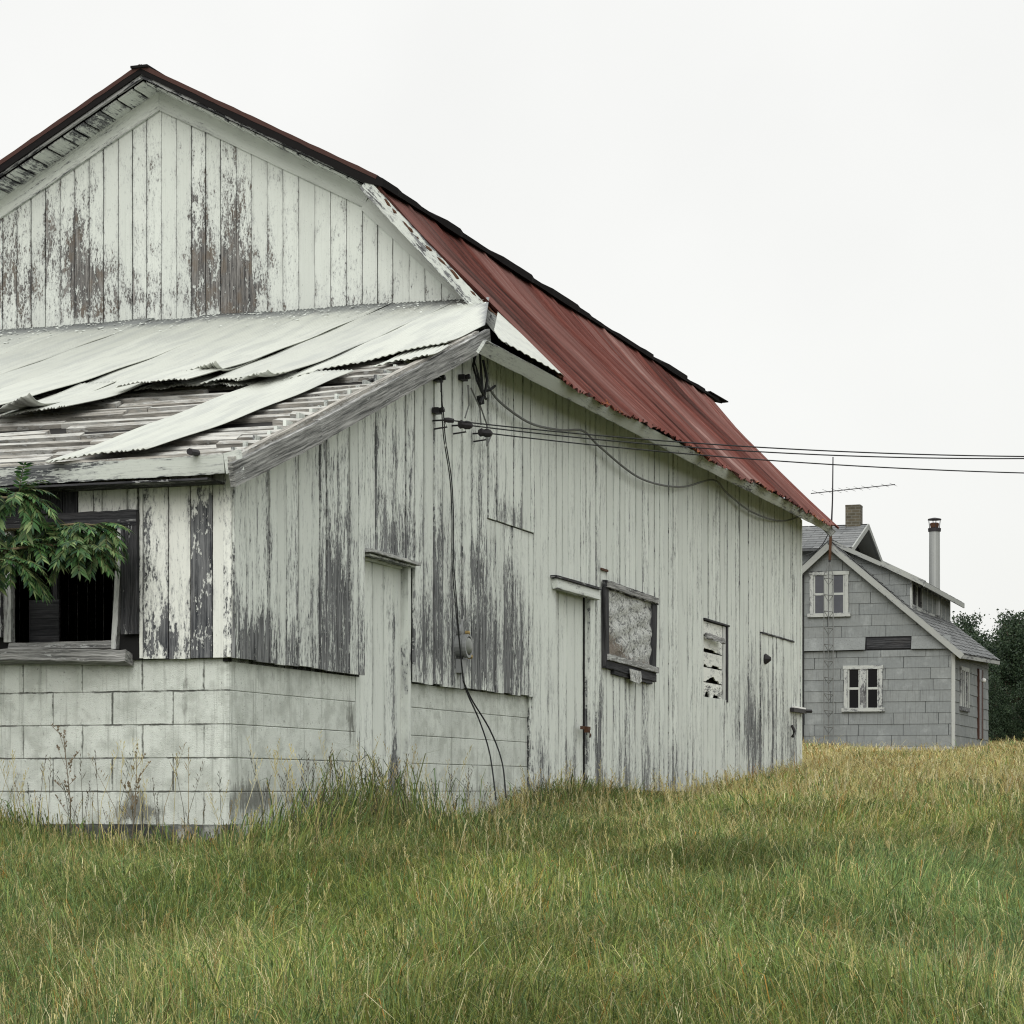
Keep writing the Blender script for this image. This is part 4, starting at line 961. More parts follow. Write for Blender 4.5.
mb = MB(); shingle_slope(mb, (-.66, .06, dz(-.66)), (-.66, 6.95, dz(-.66)), (PK[0], 6.95, dz(PK[0])), (PK[0], .06, dz(PK[0])), 14, 16); mb.build('dormer_roof', 'hroof', dm)
mb = MB(); mb.plank((PK[0], .04, dz(PK[0])-.03), (-1.62, .04, dz(-1.62)-.03), .10, .04, (0, -1, 0), .3, .2); mb.plank((-1.66, .03, dz(-1.66)-.0), (-.64, .03, dz(-.64)-.03), .13, .04, (0, -1, 0), .2, .2)
mb.plank((-.64, .03, dz(-.64)-.045), (-.64, 6.95, dz(-.64)-.045), .12, .03, (1, 0, 0), .15, .3); mb.build('eave_board', 'hrake', dm)
# taller cross gable block behind
CV, CZ, CU = 5.0, 6.84, -2.95                   # ridge line v, z and gable end
cs = .36*1.05
mb = MB()
shingle_slope(mb, (-9, CV-2.2, CZ-.80), (CU+.1, CV-2.2, CZ-.80), (CU+.1, CV, CZ), (-9, CV, CZ), 10, 12); shingle_slope(mb, (CU+.1, CV+2.2, CZ-.80), (-9, CV+2.2, CZ-.80), (-9, CV, CZ), (CU+.1, CV, CZ), 8, 10)
crf = mb.build('rear_roof', 'hroof', house)
mb = MB(); mb.prism([(CU-.35, CV-1.8, 4.5), (CU-.35, CV+1.8, 4.5), (CU-.35, CV+1.8, CZ-.72), (CU-.35, CV, CZ-.08), (CU-.35, CV-1.8, CZ-.72)], (-.05, 0, 0)); mb.build('rear_gable', 'hdark', house)
mb = MB(); mb.box((-9, CV-1.8, .4), (CU-.42, CV+1.8, CZ-.75)); mb.build('rear_block', 'hside', house)
mb = MB(); mb.plank((CU+.13, CV+.02, CZ-.03), (CU+.13, CV-2.25, CZ-.85), .13, .04, (1, 0, 0), .15, .2); mb.plank((CU+.13, CV-.02, CZ-.03), (CU+.13, CV+2.25, CZ-.85), .13, .04, (1, 0, 0), .15, .2)
mb.prism([(CU+.1, CV, CZ-.06), (CU+.1, CV+2.2, CZ-.86), (CU-.34, CV+2.2, CZ-.86), (CU-.34, CV, CZ-.06)], (0, 0, -.01)); mb.build('rake_board', 'hrake', crf)
for dv, dz_ in ((-.9, .5), (-.1, .3)):
    mb = MB(); mb.plank((CU-.3, CV+dv, 5.6), (CU-.3, CV+dv, CZ-dz_), .1, .04, (1, 0, 0), .1); mb.build('gable_mullion', 'htrim', house)
c = HF.front(854, 514, CV); mb = MB(); mb.box((c[0]-.19, CV-.19, CZ-.3), (c[0]+.19, CV+.19, c[2]+.17)); mb.box((c[0]-.193, CV-.193, c[2]+.17), (c[0]+.193, CV+.193, c[2]+.22)); mb.build('chimney', 'brick', house, label='short square brick chimney')
c = HF.front(934.5, 555, 4.2); zt = HF.front(934.5, 530, 4.2)[2]; zb2 = HF.front(934.5, 592, 4.2)[2]
mb = MB(); mb.lathe((c[0], 4.2, zb2-.6), (0, 0, 1), [(0, .14), (zt-zb2+.6-.03, .135)], 16); fl = mb.build('flue', 'flue', house, label='tall pale metal flue with a black band and cap', smooth=False)
mb = MB(); mb.lathe((c[0], 4.2, zt-.04), (0, 0, 1), [(0, .16), (.08, .165), (.09, .14)], 16); mb.lathe((c[0], 4.2, zt+.25), (0, 0, 1), [(0, .175), (.03, .165), (.06, .03)], 16)
for a in range(4): mb.tube([(c[0]+.12*math.cos(a*1.57+.4), 4.2+.12*math.sin(a*1.57+.4), zt), (c[0]+.15*math.cos(a*1.57+.4), 4.2+.15*math.sin(a*1.57+.4), zt+.27)], .012, 4)
mb.build('flue_cap', 'iron', fl)
mb = MB(); mb.lathe((c[0], 4.2, zt+.06), (0, 0, 1), [(0, .10), (.1, .12), (.12, .09)], 12); mb.build('flue_collar', 'rustiron', fl)

# aerial mast, lattice tower
va = -.42
bt = HF.front(828, 745, va); ant = thing('aerial_tower', 'thin lattice aerial tower with tall mast against the house gable', 'aerial mast', (bt[0], va, .75), HF)
hp = lambda x, y, v=va: HF.front(x, y, v)
mb = MB()
for a, b, v in ((824, 824.5, va), (833.2, 831.5, va), (828.5, 829, va+.18)): mb.tube([hp(a, 750, v), hp(a, 575, v), hp(829.5, 562, v)], .012, 5)
for k, y in enumerate(np.arange(578, 745, 16.5)): mb.tube([hp(824, y), hp(833.2, y+1)], .012, 4); mb.tube([hp(824, y), hp(828.5, y+7, va+.18), hp(833.2, y+1)], .009, 4)
mb.build('lattice', 'greycable', ant)
mb = MB(); mb.tube([hp(829.5, 562), hp(830.5, 548), hp(832.5, 500), hp(833, 457)], [.03, .028, .018, .015], 6); mast = mb.build('mast', 'iron', ant)
mb = MB(); mb.tube([hp(829.8, 560), hp(831, 525)], .036, 6); mb.build('mast_sleeve', 'rustiron', mast)
mb = MB(); mb.tube([hp(811, 493.5, va-.6), hp(895, 484.5, va+.9)], .011, 5)
for f in (.08, .2, .3, .38, .47, .56, .65, .76, .88, .98):
    p = Vector(hp(811, 493.5, va-.6)).lerp(Vector(hp(895, 484.5, va+.9)), f); mb.tube([p+Vector((-.04, -.5+.2*f, .0)), p+Vector((.04, .5-.2*f, 0))], .004, 4)
mb.build('boom', 'iron', ant)
mb = MB(); mb.tube([hp(803, 575, -.1), hp(803, 745, -.1)], .022, 5); mb.tube(smooth_path([hp(830, 530), hp(822, 545), hp(812, 553), hp(804, 556)]), .012, 5); mb.build('aerial_wire', 'cable', ant)

# =================================================================== TREES
def leaf_mesh(name, centers, nper, spread, size, cols, seed, flat=.7):
    rs = np.random.RandomState(seed); C = np.repeat(np.array(centers), nper, 0); n = len(C)
    P = C+rs.normal(0, 1, (n, 3))*np.array(spread)
    a = rs.normal(0, 1, (n, 3)); a /= np.linalg.norm(a, axis=1)[:, None]; b = np.cross(a, rs.normal(0, 1, (n, 3))); b /= np.linalg.norm(b, axis=1)[:, None]
    s = (size*rs.uniform(.6, 1.4, n))[:, None]; w = s*.55
    V = np.stack([P-a*s, P+b*w, P+a*s, P-b*w], 1).reshape(-1, 3)
    cc = np.array(cols)[rs.randint(0, len(cols), n)]*rs.uniform(.7, 1.3, (n, 1))
    return V, np.repeat(cc, 4, 0)
def np_mesh(name, V, faces_k, cols, mat):
    """faces_k: list of (array of vertex indices, verts per face)"""
    me = bpy.data.meshes.new(name); me.vertices.add(len(V)); me.vertices.foreach_set('co', np.asarray(V, np.float32).ravel())
    tot = sum(a.size for a, k in faces_k); nf = sum(a.size//k for a, k in faces_k)
    me.loops.add(tot); me.polygons.add(nf)
    me.loops.foreach_set('vertex_index', np.concatenate([a.ravel() for a, k in faces_k]).astype(np.int32))
    sizes = np.concatenate([np.full(a.size//k, k) for a, k in faces_k]); me.polygons.foreach_set('loop_start', np.concatenate([[0], np.cumsum(sizes)[:-1]]).astype(np.int32))
    c = np.ones((len(V), 4), np.float32); c[:, :3] = cols
    me.attributes.new('col', 'FLOAT_COLOR', 'POINT').data.foreach_set('color', c.ravel())
    me.update(calc_edges=True); me.validate(); me.materials.append(mat); return me
def tree_proto(seed, conifer):
    rs = random.Random(seed); root = bpy.data.objects.new('conifer_tree' if conifer else 'broadleaf_tree', None); sc.collection.objects.link(root); OFF[root.name] = (0, 0, 0)
    mb = MB(); Ht = 8.0; mb.tube([(0, 0, -.3), (.05, .02, Ht*.4), (.0, .08, Ht*.93)], [.2, .14, .03], 8)
    cen = []
    if conifer:
        for k in range(26):
            z = Ht*(.08+.9*k/26); r = 2.0*(1-k/27)**.8+.15
            for j in range(9 if k < 18 else 5):
                a = rs.uniform(0, 6.3); L = r*rs.uniform(.6, 1.15); mb.tube([(0, 0, z), (L*math.cos(a), L*math.sin(a), z-.15*L)], [.03, .008], 4)
                for f in (.35, .65, .95): cen.append((L*f*math.cos(a), L*f*math.sin(a), z-.15*L*f+rs.uniform(-.1, .1)))
    else:
        for k in range(46):
            a = rs.uniform(0, 6.3); z0 = Ht*rs.uniform(.08, .75); z1 = min(Ht*.98, z0+Ht*rs.uniform(.1, .3)); L = 2.3*math.sin(min(1, .15+(1-z1/Ht)*1.3)*1.57)*rs.uniform(.5, 1.1)
            e = Vector((L*math.cos(a), L*math.sin(a), z1)); s0 = Vector((0, .03, z0)); mb.tube([s0, s0.lerp(e, .5)+Vector((0, 0, .2)), e], [.06, .04, .012], 5)
            for j in range(8): cen.append(tuple(s0.lerp(e, rs.uniform(.45, 1.1))+Vector((rs.gauss(0, .3), rs.gauss(0, .3), rs.gauss(0, .25)))))
    mb.build('trunk', 'bark', root)
    V, c = leaf_mesh('crown', cen, 34 if conifer else 60, (.17, .17, .12) if conifer else (.26, .26, .2), .07 if conifer else .08,
                     [(.022, .036, .026), (.03, .047, .03), (.016, .028, .022)] if conifer else [(.03, .052, .026), (.042, .066, .032), (.022, .04, .022)], seed)
    o = bpy.data.objects.new('crown', np_mesh('crown', V, [(np.arange(len(V)), 4)], c, M['leaf'])); sc.collection.objects.link(o); o.parent = root
    return root
def copy_tree(r):
    n = r.copy(); sc.collection.objects.link(n)
    for ch in list(r.children):
        c = ch.copy(); sc.collection.objects.link(c); c.parent = n
    return n
pb, pcn = tree_proto(3, False), tree_proto(5, True)
used = {pb: 0, pcn: 0}
spots = [(957, 86, .66, 0), (966, 92, .70, 0), (974, 90, .63, 0), (962, 97, .70, 1), (989, 90, .60, 1), (1003, 96, .72, 0), (1021, 93, .69, 1), (1012, 84, .62, 0), (1042, 92, .70, 0), (983, 101, .63, 0), (1068, 88, .74, 1), (1090, 98, .86, 0), (1120, 92, .8, 0), (938, 96, .5, 1), (1160, 100, .95, 1), (1200, 95, .9, 0), (905, 100, .42, 0), (995, 80, .34, 0), (1034, 80, .40, 0)]
for px, Y, s_, k in spots:
    p = (pb, pcn)[k]; o = p if not used[p] else copy_tree(p); used[p] += 1
    X = (px-CX)/F*Y; o.location = (X, Y, float(ground(X, Y))-.1+H); o.scale = (s_*R(.8, 1.1), s_*R(.8, 1.1), s_*R(.9, 1.08)); o.rotation_euler = (0, 0, R(0, 6.3))
    tag(o, 'dark conifer standing in the wood behind the farmhouse' if k else 'dark green broadleaf tree standing in the wood behind the farmhouse', 'tree', 'dark trees behind the farmhouse')

# ---- ash-like sapling whose branches hang before the window
def wp(px, py, v): return BF.W(*BF.front(px, py, v))
sapT = wp(-300, 800, -1.0); gz = float(ground(sapT.x, sapT.y)); sapT.z = gz
sap = thing('sapling', 'leafy green sapling hanging its feathered branches across the open window', 'sapling', tuple(sapT))
twigs = [([(-300, 620, -1.0), (-160, 560, -.8), (-40, 535, -.55), (40, 528, -.42), (80, 524, -.38), (108, 528, -.35)], 46),
         ([(-300, 640, -1.0), (-150, 590, -.85), (-50, 562, -.65), (20, 548, -.55), (66, 545, -.5), (95, 548, -.45)], 40),
         ([(-300, 580, -1.0), (-170, 510, -.9), (-70, 492, -.7), (0, 498, -.6), (20, 494, -.55), (34, 502, -.5)], 34),
         ([(-300, 650, -1.0), (-170, 620, -.9), (-60, 590, -.8), (0, 560, -.7), (28, 568, -.62)], 30),
         ([(-300, 560, -1.0), (-250, 480, -1.1), (-180, 430, -1.1), (-120, 420, -1.0)], 34), ([(-300, 560, -1.0), (-350, 480, -1.0), (-420, 450, -.9)], 30), ([(-300, 600, -1.0), (-370, 560, -1.1), (-440, 555, -1.2)], 26)]
mb = MB(); mb.tube([sapT+Vector((0, 0, -.2)), wp(-305, 700, -1.0), wp(-300, 560, -1.0), wp(-280, 470, -1.05)], [.05, .042, .03, .012], 8)
lf = MB()
cold = [(.035, .085, .028), (.055, .115, .035), (.05, .10, .034), (.018, .043, .022), (.03, .065, .03), (.085, .13, .05), (.13, .17, .07)]
def frond(base, d, L, tone):
    d = d.normalized(); side = d.cross(Vector((0, 0, 1))).normalized(); pts = []; p = base.copy(); dd = d.copy(); n = 11
    for i in range(n): pts.append(p.copy()); p = p+dd*(L/n); dd = (dd+Vector((0, 0, -.09))).normalized()
    lf.tube(pts, [.0025]*n, 3); lf.col[-3*n:] = [(.09, .10, .035)]*(3*n)
    def leaflet(b, dr, ll, nn):
        dr = dr.normalized(); ax = dr.cross(nn).normalized(); up = ax.cross(dr)*-1; w = ll*.13
        vs = [b, b+dr*ll*.3+ax*w+up*w*.35, b+dr*ll*.3, b+dr*ll*.3-ax*w+up*w*.35, b+dr*ll*.65+ax*w*.85+Vector((0, 0, -.06*ll)), b+dr*ll*.65+Vector((0, 0, -.08*ll)), b+dr*ll*.65-ax*w*.85+Vector((0, 0, -.06*ll)), b+dr*ll+Vector((0, 0, -.2*ll))]
        c = random.choice(cold); k = tone*R(.75, 1.25); lf.add(vs, [(0, 1, 2), (0, 2, 3), (1, 4, 5, 2), (2, 5, 6, 3), (4, 7, 5), (5, 7, 6)], wear=0, col=tuple(x*k for x in c))
    for i in range(2, n):
        loc = (pts[i]-pts[i-1]).normalized(); nn = side.cross(loc)
        for sgn in (-1, 1): leaflet(pts[i], loc*.75+side*sgn*R(.7, 1.0)+Vector((0, 0, R(-.35, .05))), L*R(.24, .34), nn)
    leaflet(pts[-1], dd, L*.25, side.cross(dd))
for pth, nf in twigs:
    nf = int(nf*1.9)
    P = smooth_path([wp(*p) for p in pth], 8); rr = list(np.linspace(.016, .004, len(P))); mb.tube(P, rr, 6)
    for k in range(nf):
        f = .22+.78*(k+.5)/nf; i = min(int(f*(len(P)-1)), len(P)-2); d = (P[i+1]-P[i]).normalized()
        dr = d*R(.2, .8)+Vector((R(-.8, .8), R(-.9, .3), R(-.75, .45))); frond(P[i].lerp(P[i+1], R(0, 1)), dr, R(.14, .25), R(.9, 2.1))
mb.build('branch', 'twig', sap, smooth=True); lf.build('foliage', 'leaf', sap, col=True)

# =================================================================== GROUND + GRASS
xs = np.concatenate([np.linspace(-250, -30, 23)[:-1], np.linspace(-30, 60, 181)[:-1], np.linspace(60, 320, 27)]); ys = np.concatenate([np.linspace(-60, 0, 13)[:-1], np.linspace(0, 100, 201)[:-1], np.linspace(100, 600, 26)])
XX, YY = np.meshgrid(xs, ys); ZZ = ground(XX, YY)+H; nx, ny = len(xs), len(ys)
idx = np.arange(nx*ny).reshape(ny, nx); q = np.stack([idx[:-1, :-1], idx[:-1, 1:], idx[1:, 1:], idx[1:, :-1]], -1).reshape(-1, 4)
me = np_mesh('ground', np.stack([XX.ravel(), YY.ravel(), ZZ.ravel()], 1), [(q, 4)], (.1, .1, .05), M['soil']); me.polygons.foreach_set('use_smooth', [True]*len(me.polygons))
o = bpy.data.objects.new('ground', me); sc.collection.objects.link(o); tag(o, 'rough meadow ground rising gently towards the barn and house', None, None, 'structure')

rng = np.random.RandomState(11)
def vnoise(X, Y, s, sd):
    r = np.random.RandomState(sd).rand(64, 64); x, y = X/s, Y/s; xi, yi = np.floor(x).astype(int), np.floor(y).astype(int); fx, fy = x-xi, y-yi; fx, fy = fx*fx*(3-2*fx), fy*fy*(3-2*fy)
    g = lambda a, b: r[a % 64, b % 64]
    return (g(xi, yi)*(1-fx)+g(xi+1, yi)*fx)*(1-fy)+(g(xi, yi+1)*(1-fx)+g(xi+1, yi+1)*fx)*fy
def blocked(X, Y):
    u, v = BF.inv(X, Y); b = (u < .10) & (u > -7) & (v > -.09) & (v < VFAR+.1)
    u, v = HF.inv(X, Y); return b | ((u < .1) & (u > -9) & (v > -.1) & (v < 7))
def scatter(y0, y1, dens, margin=1.6):
    area = .4357*(y1*y1-y0*y0)/2+2*margin*(y1-y0); n = int(area*dens*1.25)
    Y = np.sqrt(rng.uniform(y0*y0, y1*y1, n)); X = rng.uniform(-1, 1, n)*(.2179*Y+margin); k = ~blocked(X, Y); return X[k], Y[k]
PAL = np.array([(.175, .22, .048), (.12, .18, .04), (.225, .265, .062), (.13, .205, .07), (.26, .255, .068)])
DRY = np.array([(.52, .45, .20), (.46, .40, .17), (.60, .545, .32), (.31, .235, .09), (.38, .19, .04)])
Vs, Cs, Q, T = [], [], [], []; base = 0
def blades(X, Y, hmul, wmul, dryf, bend=.5):
    global base
    n = len(X); Z = ground(X, Y)
    u, v = BF.inv(X, Y)
    tall = .13+.20*vnoise(X, Y, 1.7, 3)+.09*vnoise(X, Y, .5, 4)+.10*np.clip((Y-16)/16, 0, 1)
    near_front = np.exp(-((v+.3)/.6)**2)*(u < -.0)*(v < 0)
    wallside = np.exp(-(np.clip(u, 0, 9)/1.3)**2)*(v > 4)*(v < 17)*(u > -.1)
    h = tall*hmul*rng.uniform(.55, 1.25, n)*(1-.35*near_front)*(1+.10*wallside)
    dryp = dryf+.5*np.clip((Y-11.5+.55*(X-2))/19, 0, 1)*np.clip((X+1.)/3.5, 0, 1)*.95+.26*(vnoise(X, Y, 1.3, 8)-.5)+.14*np.exp(-np.clip(u-.1, 0, 9)/.7)*(v > 2)
    dry = rng.rand(n) < np.clip(dryp, .05, .9)
    c = PAL[rng.randint(0, len(PAL), n)]; blue = vnoise(X, Y, 2.3, 21)[:, None]; c = c*(1-.5*blue)+np.array([.11, .205, .095])*.5*blue
    dc = DRY[np.minimum(rng.choice(5, n, p=[.34, .22, .24, .10, .10]), 4)]; c = np.where(dry[:, None], dc, c)*rng.uniform(.45, 1.5, (n, 1))*(.66+.66*vnoise(X, Y, .9, 31))[:, None]
    w = .0048*wmul*rng.uniform(.6, 1.4, n)*np.where(dry, .75, 1)
    ang = rng.uniform(0, 2*np.pi, n); lean = bend*rng.uniform(.1, 1.0, n)**1.4*1.25; fld = 2*np.pi*vnoise(X, Y, 1.1, 12)
    lx = np.cos(ang)*lean*.75+.30*np.cos(fld)+.08; ly = np.sin(ang)*lean*.8+.2*np.sin(fld)
    fa = rng.uniform(-.9, .9, n); wx, wy = np.cos(fa)*w*.5, np.sin(fa)*w*.5
    b0 = np.stack([X, Y, Z-.02], 1); m1 = np.stack([X+lx*h*.14, Y+ly*h*.14, Z+h*.52], 1); m2 = np.stack([X+lx*h*.48, Y+ly*h*.48, Z+h*.86], 1)
    dr = rng.uniform(.6, 1.03, n); tp = np.stack([X+lx*h*1.15, Y+ly*h*1.15, Z+h*dr], 1); W_ = np.stack([wx, wy, 0*wx], 1)
    V = np.stack([b0-W_, b0+W_, m1+W_, m1-W_, m2+W_*.75, m2-W_*.75, tp], 1).reshape(-1, 3)
    i0 = base+7*np.arange(n)[:, None]
    Q.append(np.concatenate([i0+np.array([0, 1, 2, 3]), i0+np.array([3, 2, 4, 5])], 0)); T.append(i0+np.array([5, 4, 6])); Vs.append(V); Cs.append(np.repeat(c, 7, 0)); base += 7*n
for y0, y1, dens, hm, wm in ((5.2, 9.5, 5600, 1.0, .68), (9.5, 14.5, 4600, 1.05, .8), (14.5, 21, 2100, 1.05, 1.1), (21, 32, 1150, 1.1, 1.5), (32, 48, 520, 1.1, 2.4), (48, 70, 180, 1.2, 4.2)):
    X, Y = scatter(y0, y1, dens); blades(X, Y, hm, wm, .15, .7)
    X, Y = scatter(y0, y1, dens*.05); blades(X, Y, hm*1.3, wm*.6, .5, .9)       # dry culms standing above the leaves
def tussocks(n, y0, y1, per, hm, wm):
    Xc, Yc = scatter(y0, y1, n/((.4357*(y1*y1-y0*y0)/2+3.2*(y1-y0))*1.25)); X = np.repeat(Xc, per)+rng.normal(0, .10, len(Xc)*per); Y = np.repeat(Yc, per)+rng.normal(0, .10, len(Xc)*per)
    k = ~blocked(X, Y); blades(X[k], Y[k], hm, wm, .02, .9)
tussocks(160, 6, 14, 80, 1.2, 1.0); tussocks(120, 14, 26, 70, 1.2, 1.3)
for y0, y1, dens, wm in ((4.0, 9.5, 1100, 1.5), (9.5, 16, 700, 1.8), (16, 30, 260, 2.8), (30, 60, 70, 5.)):
    n = int(7*(y1-y0)*dens*2); Y = rng.uniform(y0, y1, n); sg = np.where(rng.rand(n) < .5, -1, 1); X = sg*(.2179*Y+1.5+7*rng.rand(n)**1.3); k = ~blocked(X, Y); blades(X[k], Y[k], 1.05, wm, .18, .7)
def heads(X, Y, hlo, hhi, wm, nh=9):
    """flowering stems: a thin stalk with a feathery head"""
    global base
    n = len(X)
    if not n: return
    h = rng.uniform(hlo, hhi, n); a = rng.uniform(0, 6.3, n); ln = rng.uniform(.05, .35, n); ex, ey = np.cos(a)*ln*h, np.sin(a)*ln*h*.6; Z = ground(X, Y)
    c = DRY[rng.randint(0, 4, n)]*rng.uniform(.55, 1.1, (n, 1)); w = .0016*wm
    P = lambda f: np.stack([X+ex*f*f, Y+ey*f*f, Z+h*f*(1-.06*f)], 1); ww = np.array([w, 0, 0])
    V = np.stack([P(0.)-ww, P(0.)+ww, P(.5)+ww, P(.5)-ww, P(1.)+ww*.4, P(1.)-ww*.4], 1).reshape(-1, 3)
    i0 = base+6*np.arange(n)[:, None]; Q.append(np.concatenate([i0+np.array([0, 1, 2, 3]), i0+np.array([3, 2, 4, 5])], 0)); Vs.append(V); Cs.append(np.repeat(c, 6, 0)); base += 6*n
    for k in range(nh):
        f = .74+.26*k/nh; p = P(f); t2 = rng.uniform(0, 6.3, n); L = h*.055*rng.uniform(.5, 1.3, n)*(1.2-k/nh*.7)
        d = np.stack([np.cos(t2)*L*.55, np.sin(t2)*L*.4, L], 1); s_ = np.stack([np.full(n, w*1.5), 0*L, 0*L], 1)
        V = np.stack([p, p+d*.5+s_, p+d, p+d*.5-s_], 1).reshape(-1, 3); i0 = base+4*np.arange(n)[:, None]; Q.append(i0+np.array([0, 1, 2, 3])); Vs.append(V); Cs.append(np.repeat(c*1.05, 4, 0)); base += 4*n
def wallpts(n, along, u0, u1, v0, v1):
    u, v = rng.uniform(u0, u1, n), rng.uniform(v0, v1, n); return BF.X0+u*CO+v*SI, BF.Y0-u*SI+v*CO
for n, a, h0, h1, nh in ((70, (.12, .7, -.4, 2.6), .35, .85, 9), (45, (.12, .6, 2.6, 6), .3, .6, 9), (120, (.12, .8, 6, 17), .25, .6, 9), (46, (-2.6, .3, -.6, -.12), .3, .85, 8)):
    X, Y = wallpts(n, 0, *a); heads(X, Y, h0, h1, 1.0 if a[3] < 6 else 1.2, nh)
X, Y = wallpts(900, 0, .12, .6, -.3, 2.8); blades(X, Y, 1.75, 1.4, .12, .55)
X, Y = wallpts(700, 0, -2.8, .2, -.5, -.12); blades(X, Y, 1.75, 1.3, .2, .6)
X, Y = wallpts(110, 0, .15, .7, .2, 2.8); blades(X, Y, 2.3, 1.4, .05, .8)
X, Y = wallpts(2200, 0, .12, .7, 2.6, 17); blades(X, Y, 1.25, 1.4, .4, .5)
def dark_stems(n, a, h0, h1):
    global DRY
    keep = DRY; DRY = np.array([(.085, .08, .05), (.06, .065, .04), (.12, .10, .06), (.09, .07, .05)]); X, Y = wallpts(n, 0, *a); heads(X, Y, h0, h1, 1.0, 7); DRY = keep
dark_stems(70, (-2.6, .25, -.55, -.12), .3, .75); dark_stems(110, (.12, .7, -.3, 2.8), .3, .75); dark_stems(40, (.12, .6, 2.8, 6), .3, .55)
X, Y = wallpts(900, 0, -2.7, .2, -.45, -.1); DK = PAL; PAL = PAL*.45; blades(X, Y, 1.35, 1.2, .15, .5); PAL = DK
X, Y = scatter(6, 20, 7); heads(X, Y, .3, .5, .8)
X, Y = scatter(11, 58, 26); k = rng.rand(len(X)) < np.clip((Y-11+.6*(X-2))/18, 0, 1)**1.2*np.clip((X-.2)/2, 0, 1)
heads(X[k], Y[k], .32, .56, 2.2, 8)
GV = np.concatenate(Vs); GV[:, 2] += H
me = np_mesh('grass', GV, [(np.concatenate(Q), 4), (np.concatenate(T), 3)], np.concatenate(Cs), M['grass'])
o = bpy.data.objects.new('grass', me); sc.collection.objects.link(o); tag(o, 'tall unmown meadow grass, green near and straw coloured towards the house', 'grass', None, 'stuff')

# ---- a few weeds one can tell apart
def weed(px, py, v, name, label, cat, hgt, col, fern=False):
    p = wp(px, py, v) if v < 0 else BF.W(*BF.side(px, py, v)); p.z = float(ground(p.x, p.y))
    mb = MB(); rnd = random.Random(px)
    if fern:
        for k in range(9):
            a = rnd.uniform(0, 6.3); P = [p+Vector((math.cos(a)*.30*f, math.sin(a)*.2*f, hgt*(f**.6)*(1-.35*f*f))) for f in np.linspace(0, 1, 9)]; mb.tube(P, [.004]*9, 4)
            for q_ in P[3:]:
                for s_ in (-1, 1):
                    d = Vector((-math.sin(a)*s_*.07, math.cos(a)*s_*.07, -.02)); e = Vector((math.cos(a), math.sin(a), 0))*.014; mb.add([q_, q_+d*.5+e, q_+d, q_+d*.5-e], [(0, 1, 2, 3)])
    else:
        top = p+Vector((rnd.uniform(-.06, .06), 0, hgt)); mb.tube([p, p.lerp(top, .5)+Vector((.015, 0, 0)), top], [.004, .0035, .002], 5)
        for k in range(14):
            f = rnd.uniform(.35, 1); b = p.lerp(top, f); d = Vector((rnd.uniform(-1, 1)*.09, rnd.uniform(-.05, .05), rnd.uniform(.05, .16))); mb.tube([b, b+d], [.0018, .0012], 4)
            for j in range(5):
                c = b+d*rnd.uniform(.4, 1); e = Vector((rnd.uniform(-.012, .012), rnd.uniform(-.01, .01), .018)); s_ = Vector((.006, 0, 0)); mb.add([c, c+e*.5+s_, c+e, c+e*.5-s_], [(0, 1, 2, 3)])
    mb.col = [col]*len(mb.v)
    o = mb.build(name, 'leaf', None, tuple(p), col=True); return tag(o, label, cat)
weed(72, 800, -.25, 'dry_weed', 'tall dry brown weed standing against the block wall below the open window', 'weed', .78, (.19, .155, .105))
weed(128, 800, -.2, 'dry_weed', 'shorter dry forked weed right of the tall one at the block wall', 'weed', .62, (.2, .16, .10))
weed(440, 800, .3, 'fern', 'low green fern in the grass below the meter cables', 'fern', .28, (.06, .11, .05), True)
q = at(1000, 745, 46); mbq = BF.inv(q.x, q.y)

# =================================================================== LIGHT, SKY, CAMERA
SUN_EL, SUN_AZ = math.radians(30), math.radians(191)      # azimuth from +Y, clockwise: behind and left of the camera
w = bpy.data.worlds.new('World'); sc.world = w; w.use_nodes = True; nt = w.node_tree; nt.nodes.clear()
sky = nt.nodes.new('ShaderNodeTexSky'); sky.sky_type = 'NISHITA'; sky.sun_disc = False; sky.sun_elevation = SUN_EL; sky.sun_rotation = SUN_AZ; sky.dust_density = 4
scl = nt.nodes.new('ShaderNodeMix'); scl.data_type = 'RGBA'; scl.blend_type = 'MULTIPLY'; scl.inputs[0].default_value = 1; scl.inputs[7].default_value = (.1, .1, .1, 1); nt.links.new(sky.outputs[0], scl.inputs[6])
tc = nt.nodes.new('ShaderNodeTexCoord'); sx = nt.nodes.new('ShaderNodeSeparateXYZ'); nt.links.new(tc.outputs['Generated'], sx.inputs[0])
rp = nt.nodes.new('ShaderNodeValToRGB'); e = rp.color_ramp.elements; e[0].position = 0.; e[0].color = (.955, .96, .93, 1); e[1].position = 1.; e[1].color = (2.0, 2.03, 2.0, 1)
k = e.new(.36); k.color = (.985, .985, .965, 1); nt.links.new(sx.outputs[2], rp.inputs[0])
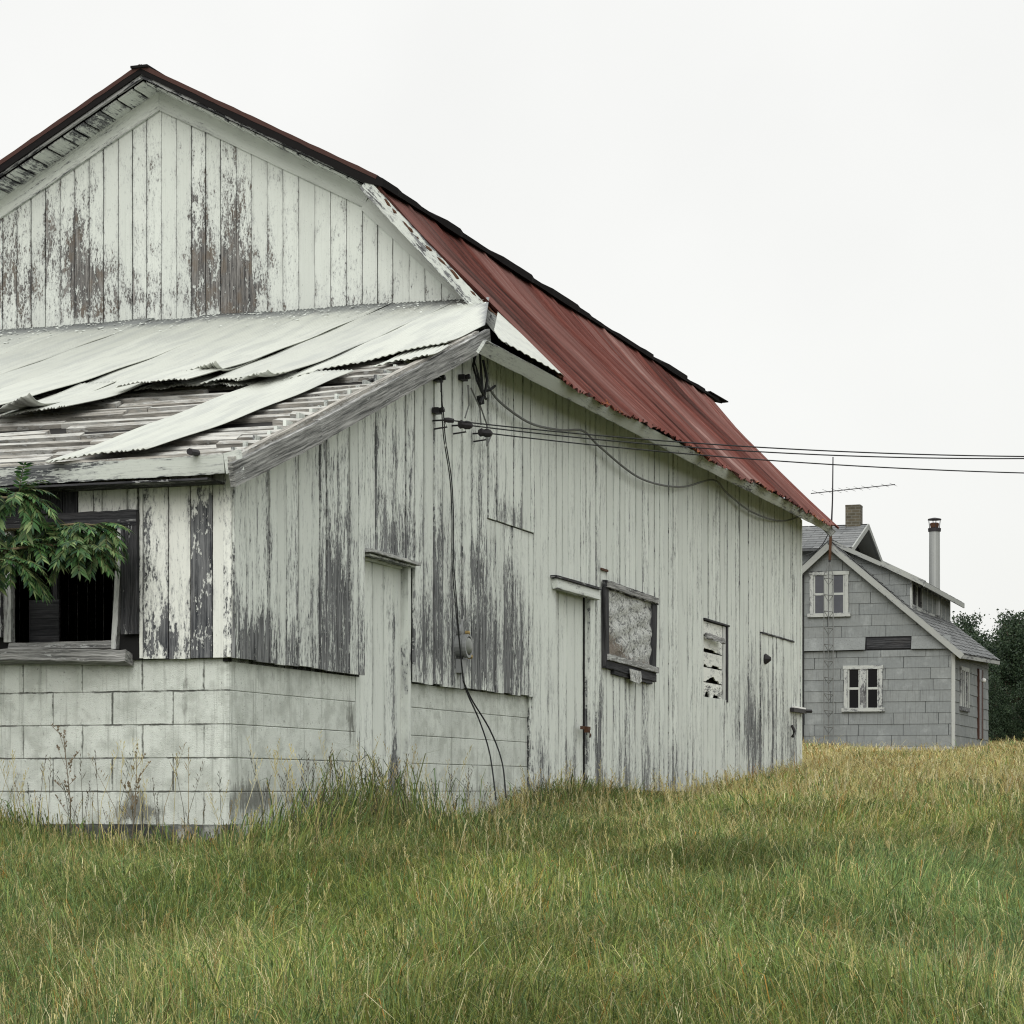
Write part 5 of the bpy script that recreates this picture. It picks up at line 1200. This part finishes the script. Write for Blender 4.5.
nz = nt.nodes.new('ShaderNodeTexNoise'); nz.inputs['Scale'].default_value = 5; nz.inputs['Detail'].default_value = 4; nt.links.new(tc.outputs['Generated'], nz.inputs['Vector'])
mr = nt.nodes.new('ShaderNodeMapRange'); mr.inputs['From Min'].default_value = .3; mr.inputs['From Max'].default_value = .7; mr.inputs['To Min'].default_value = .955; mr.inputs['To Max'].default_value = 1.02; nt.links.new(nz.outputs['Fac'], mr.inputs['Value'])
mx = nt.nodes.new('ShaderNodeMix'); mx.data_type = 'RGBA'; mx.inputs[0].default_value = .95; nt.links.new(scl.outputs[2], mx.inputs[6]); nt.links.new(rp.outputs[0], mx.inputs[7])
bg = nt.nodes.new('ShaderNodeBackground'); nt.links.new(mx.outputs[2], bg.inputs[0]); nt.links.new(mr.outputs[0], bg.inputs[1])
wo = nt.nodes.new('ShaderNodeOutputWorld'); nt.links.new(bg.outputs[0], wo.inputs[0])
sl = bpy.data.lights.new('sun', 'SUN'); sl.energy = 1.5; sl.angle = math.radians(40); sl.color = (1., .985, .955)
so = bpy.data.objects.new('sun', sl); sc.collection.objects.link(so)
d = Vector((math.sin(SUN_AZ)*math.cos(SUN_EL), math.cos(SUN_AZ)*math.cos(SUN_EL), math.sin(SUN_EL))); so.rotation_euler = d.to_track_quat('Z', 'Y').to_euler(); so.location = (-10, -10, 30)
cam = bpy.data.cameras.new('camera'); co_ = bpy.data.objects.new('camera', cam); sc.collection.objects.link(co_); sc.camera = co_
cam.sensor_width = 36; cam.sensor_fit = 'HORIZONTAL'; cam.lens = F/1024*36; cam.shift_y = (CY-512)/1024; cam.clip_start = .1; cam.clip_end = 2000
co_.location = (0, 0, H); co_.rotation_euler = (math.pi/2, 0, 0)
sc.view_settings.view_transform = 'Standard'; sc.view_settings.look = 'None'; sc.view_settings.exposure = 0; sc.view_settings.gamma = 1
sc.cycles.max_bounces = 6; sc.cycles.use_denoising = True; sc.cycles.denoising_prefilter = 'NONE'; sc.cycles.filter_width = 1.15
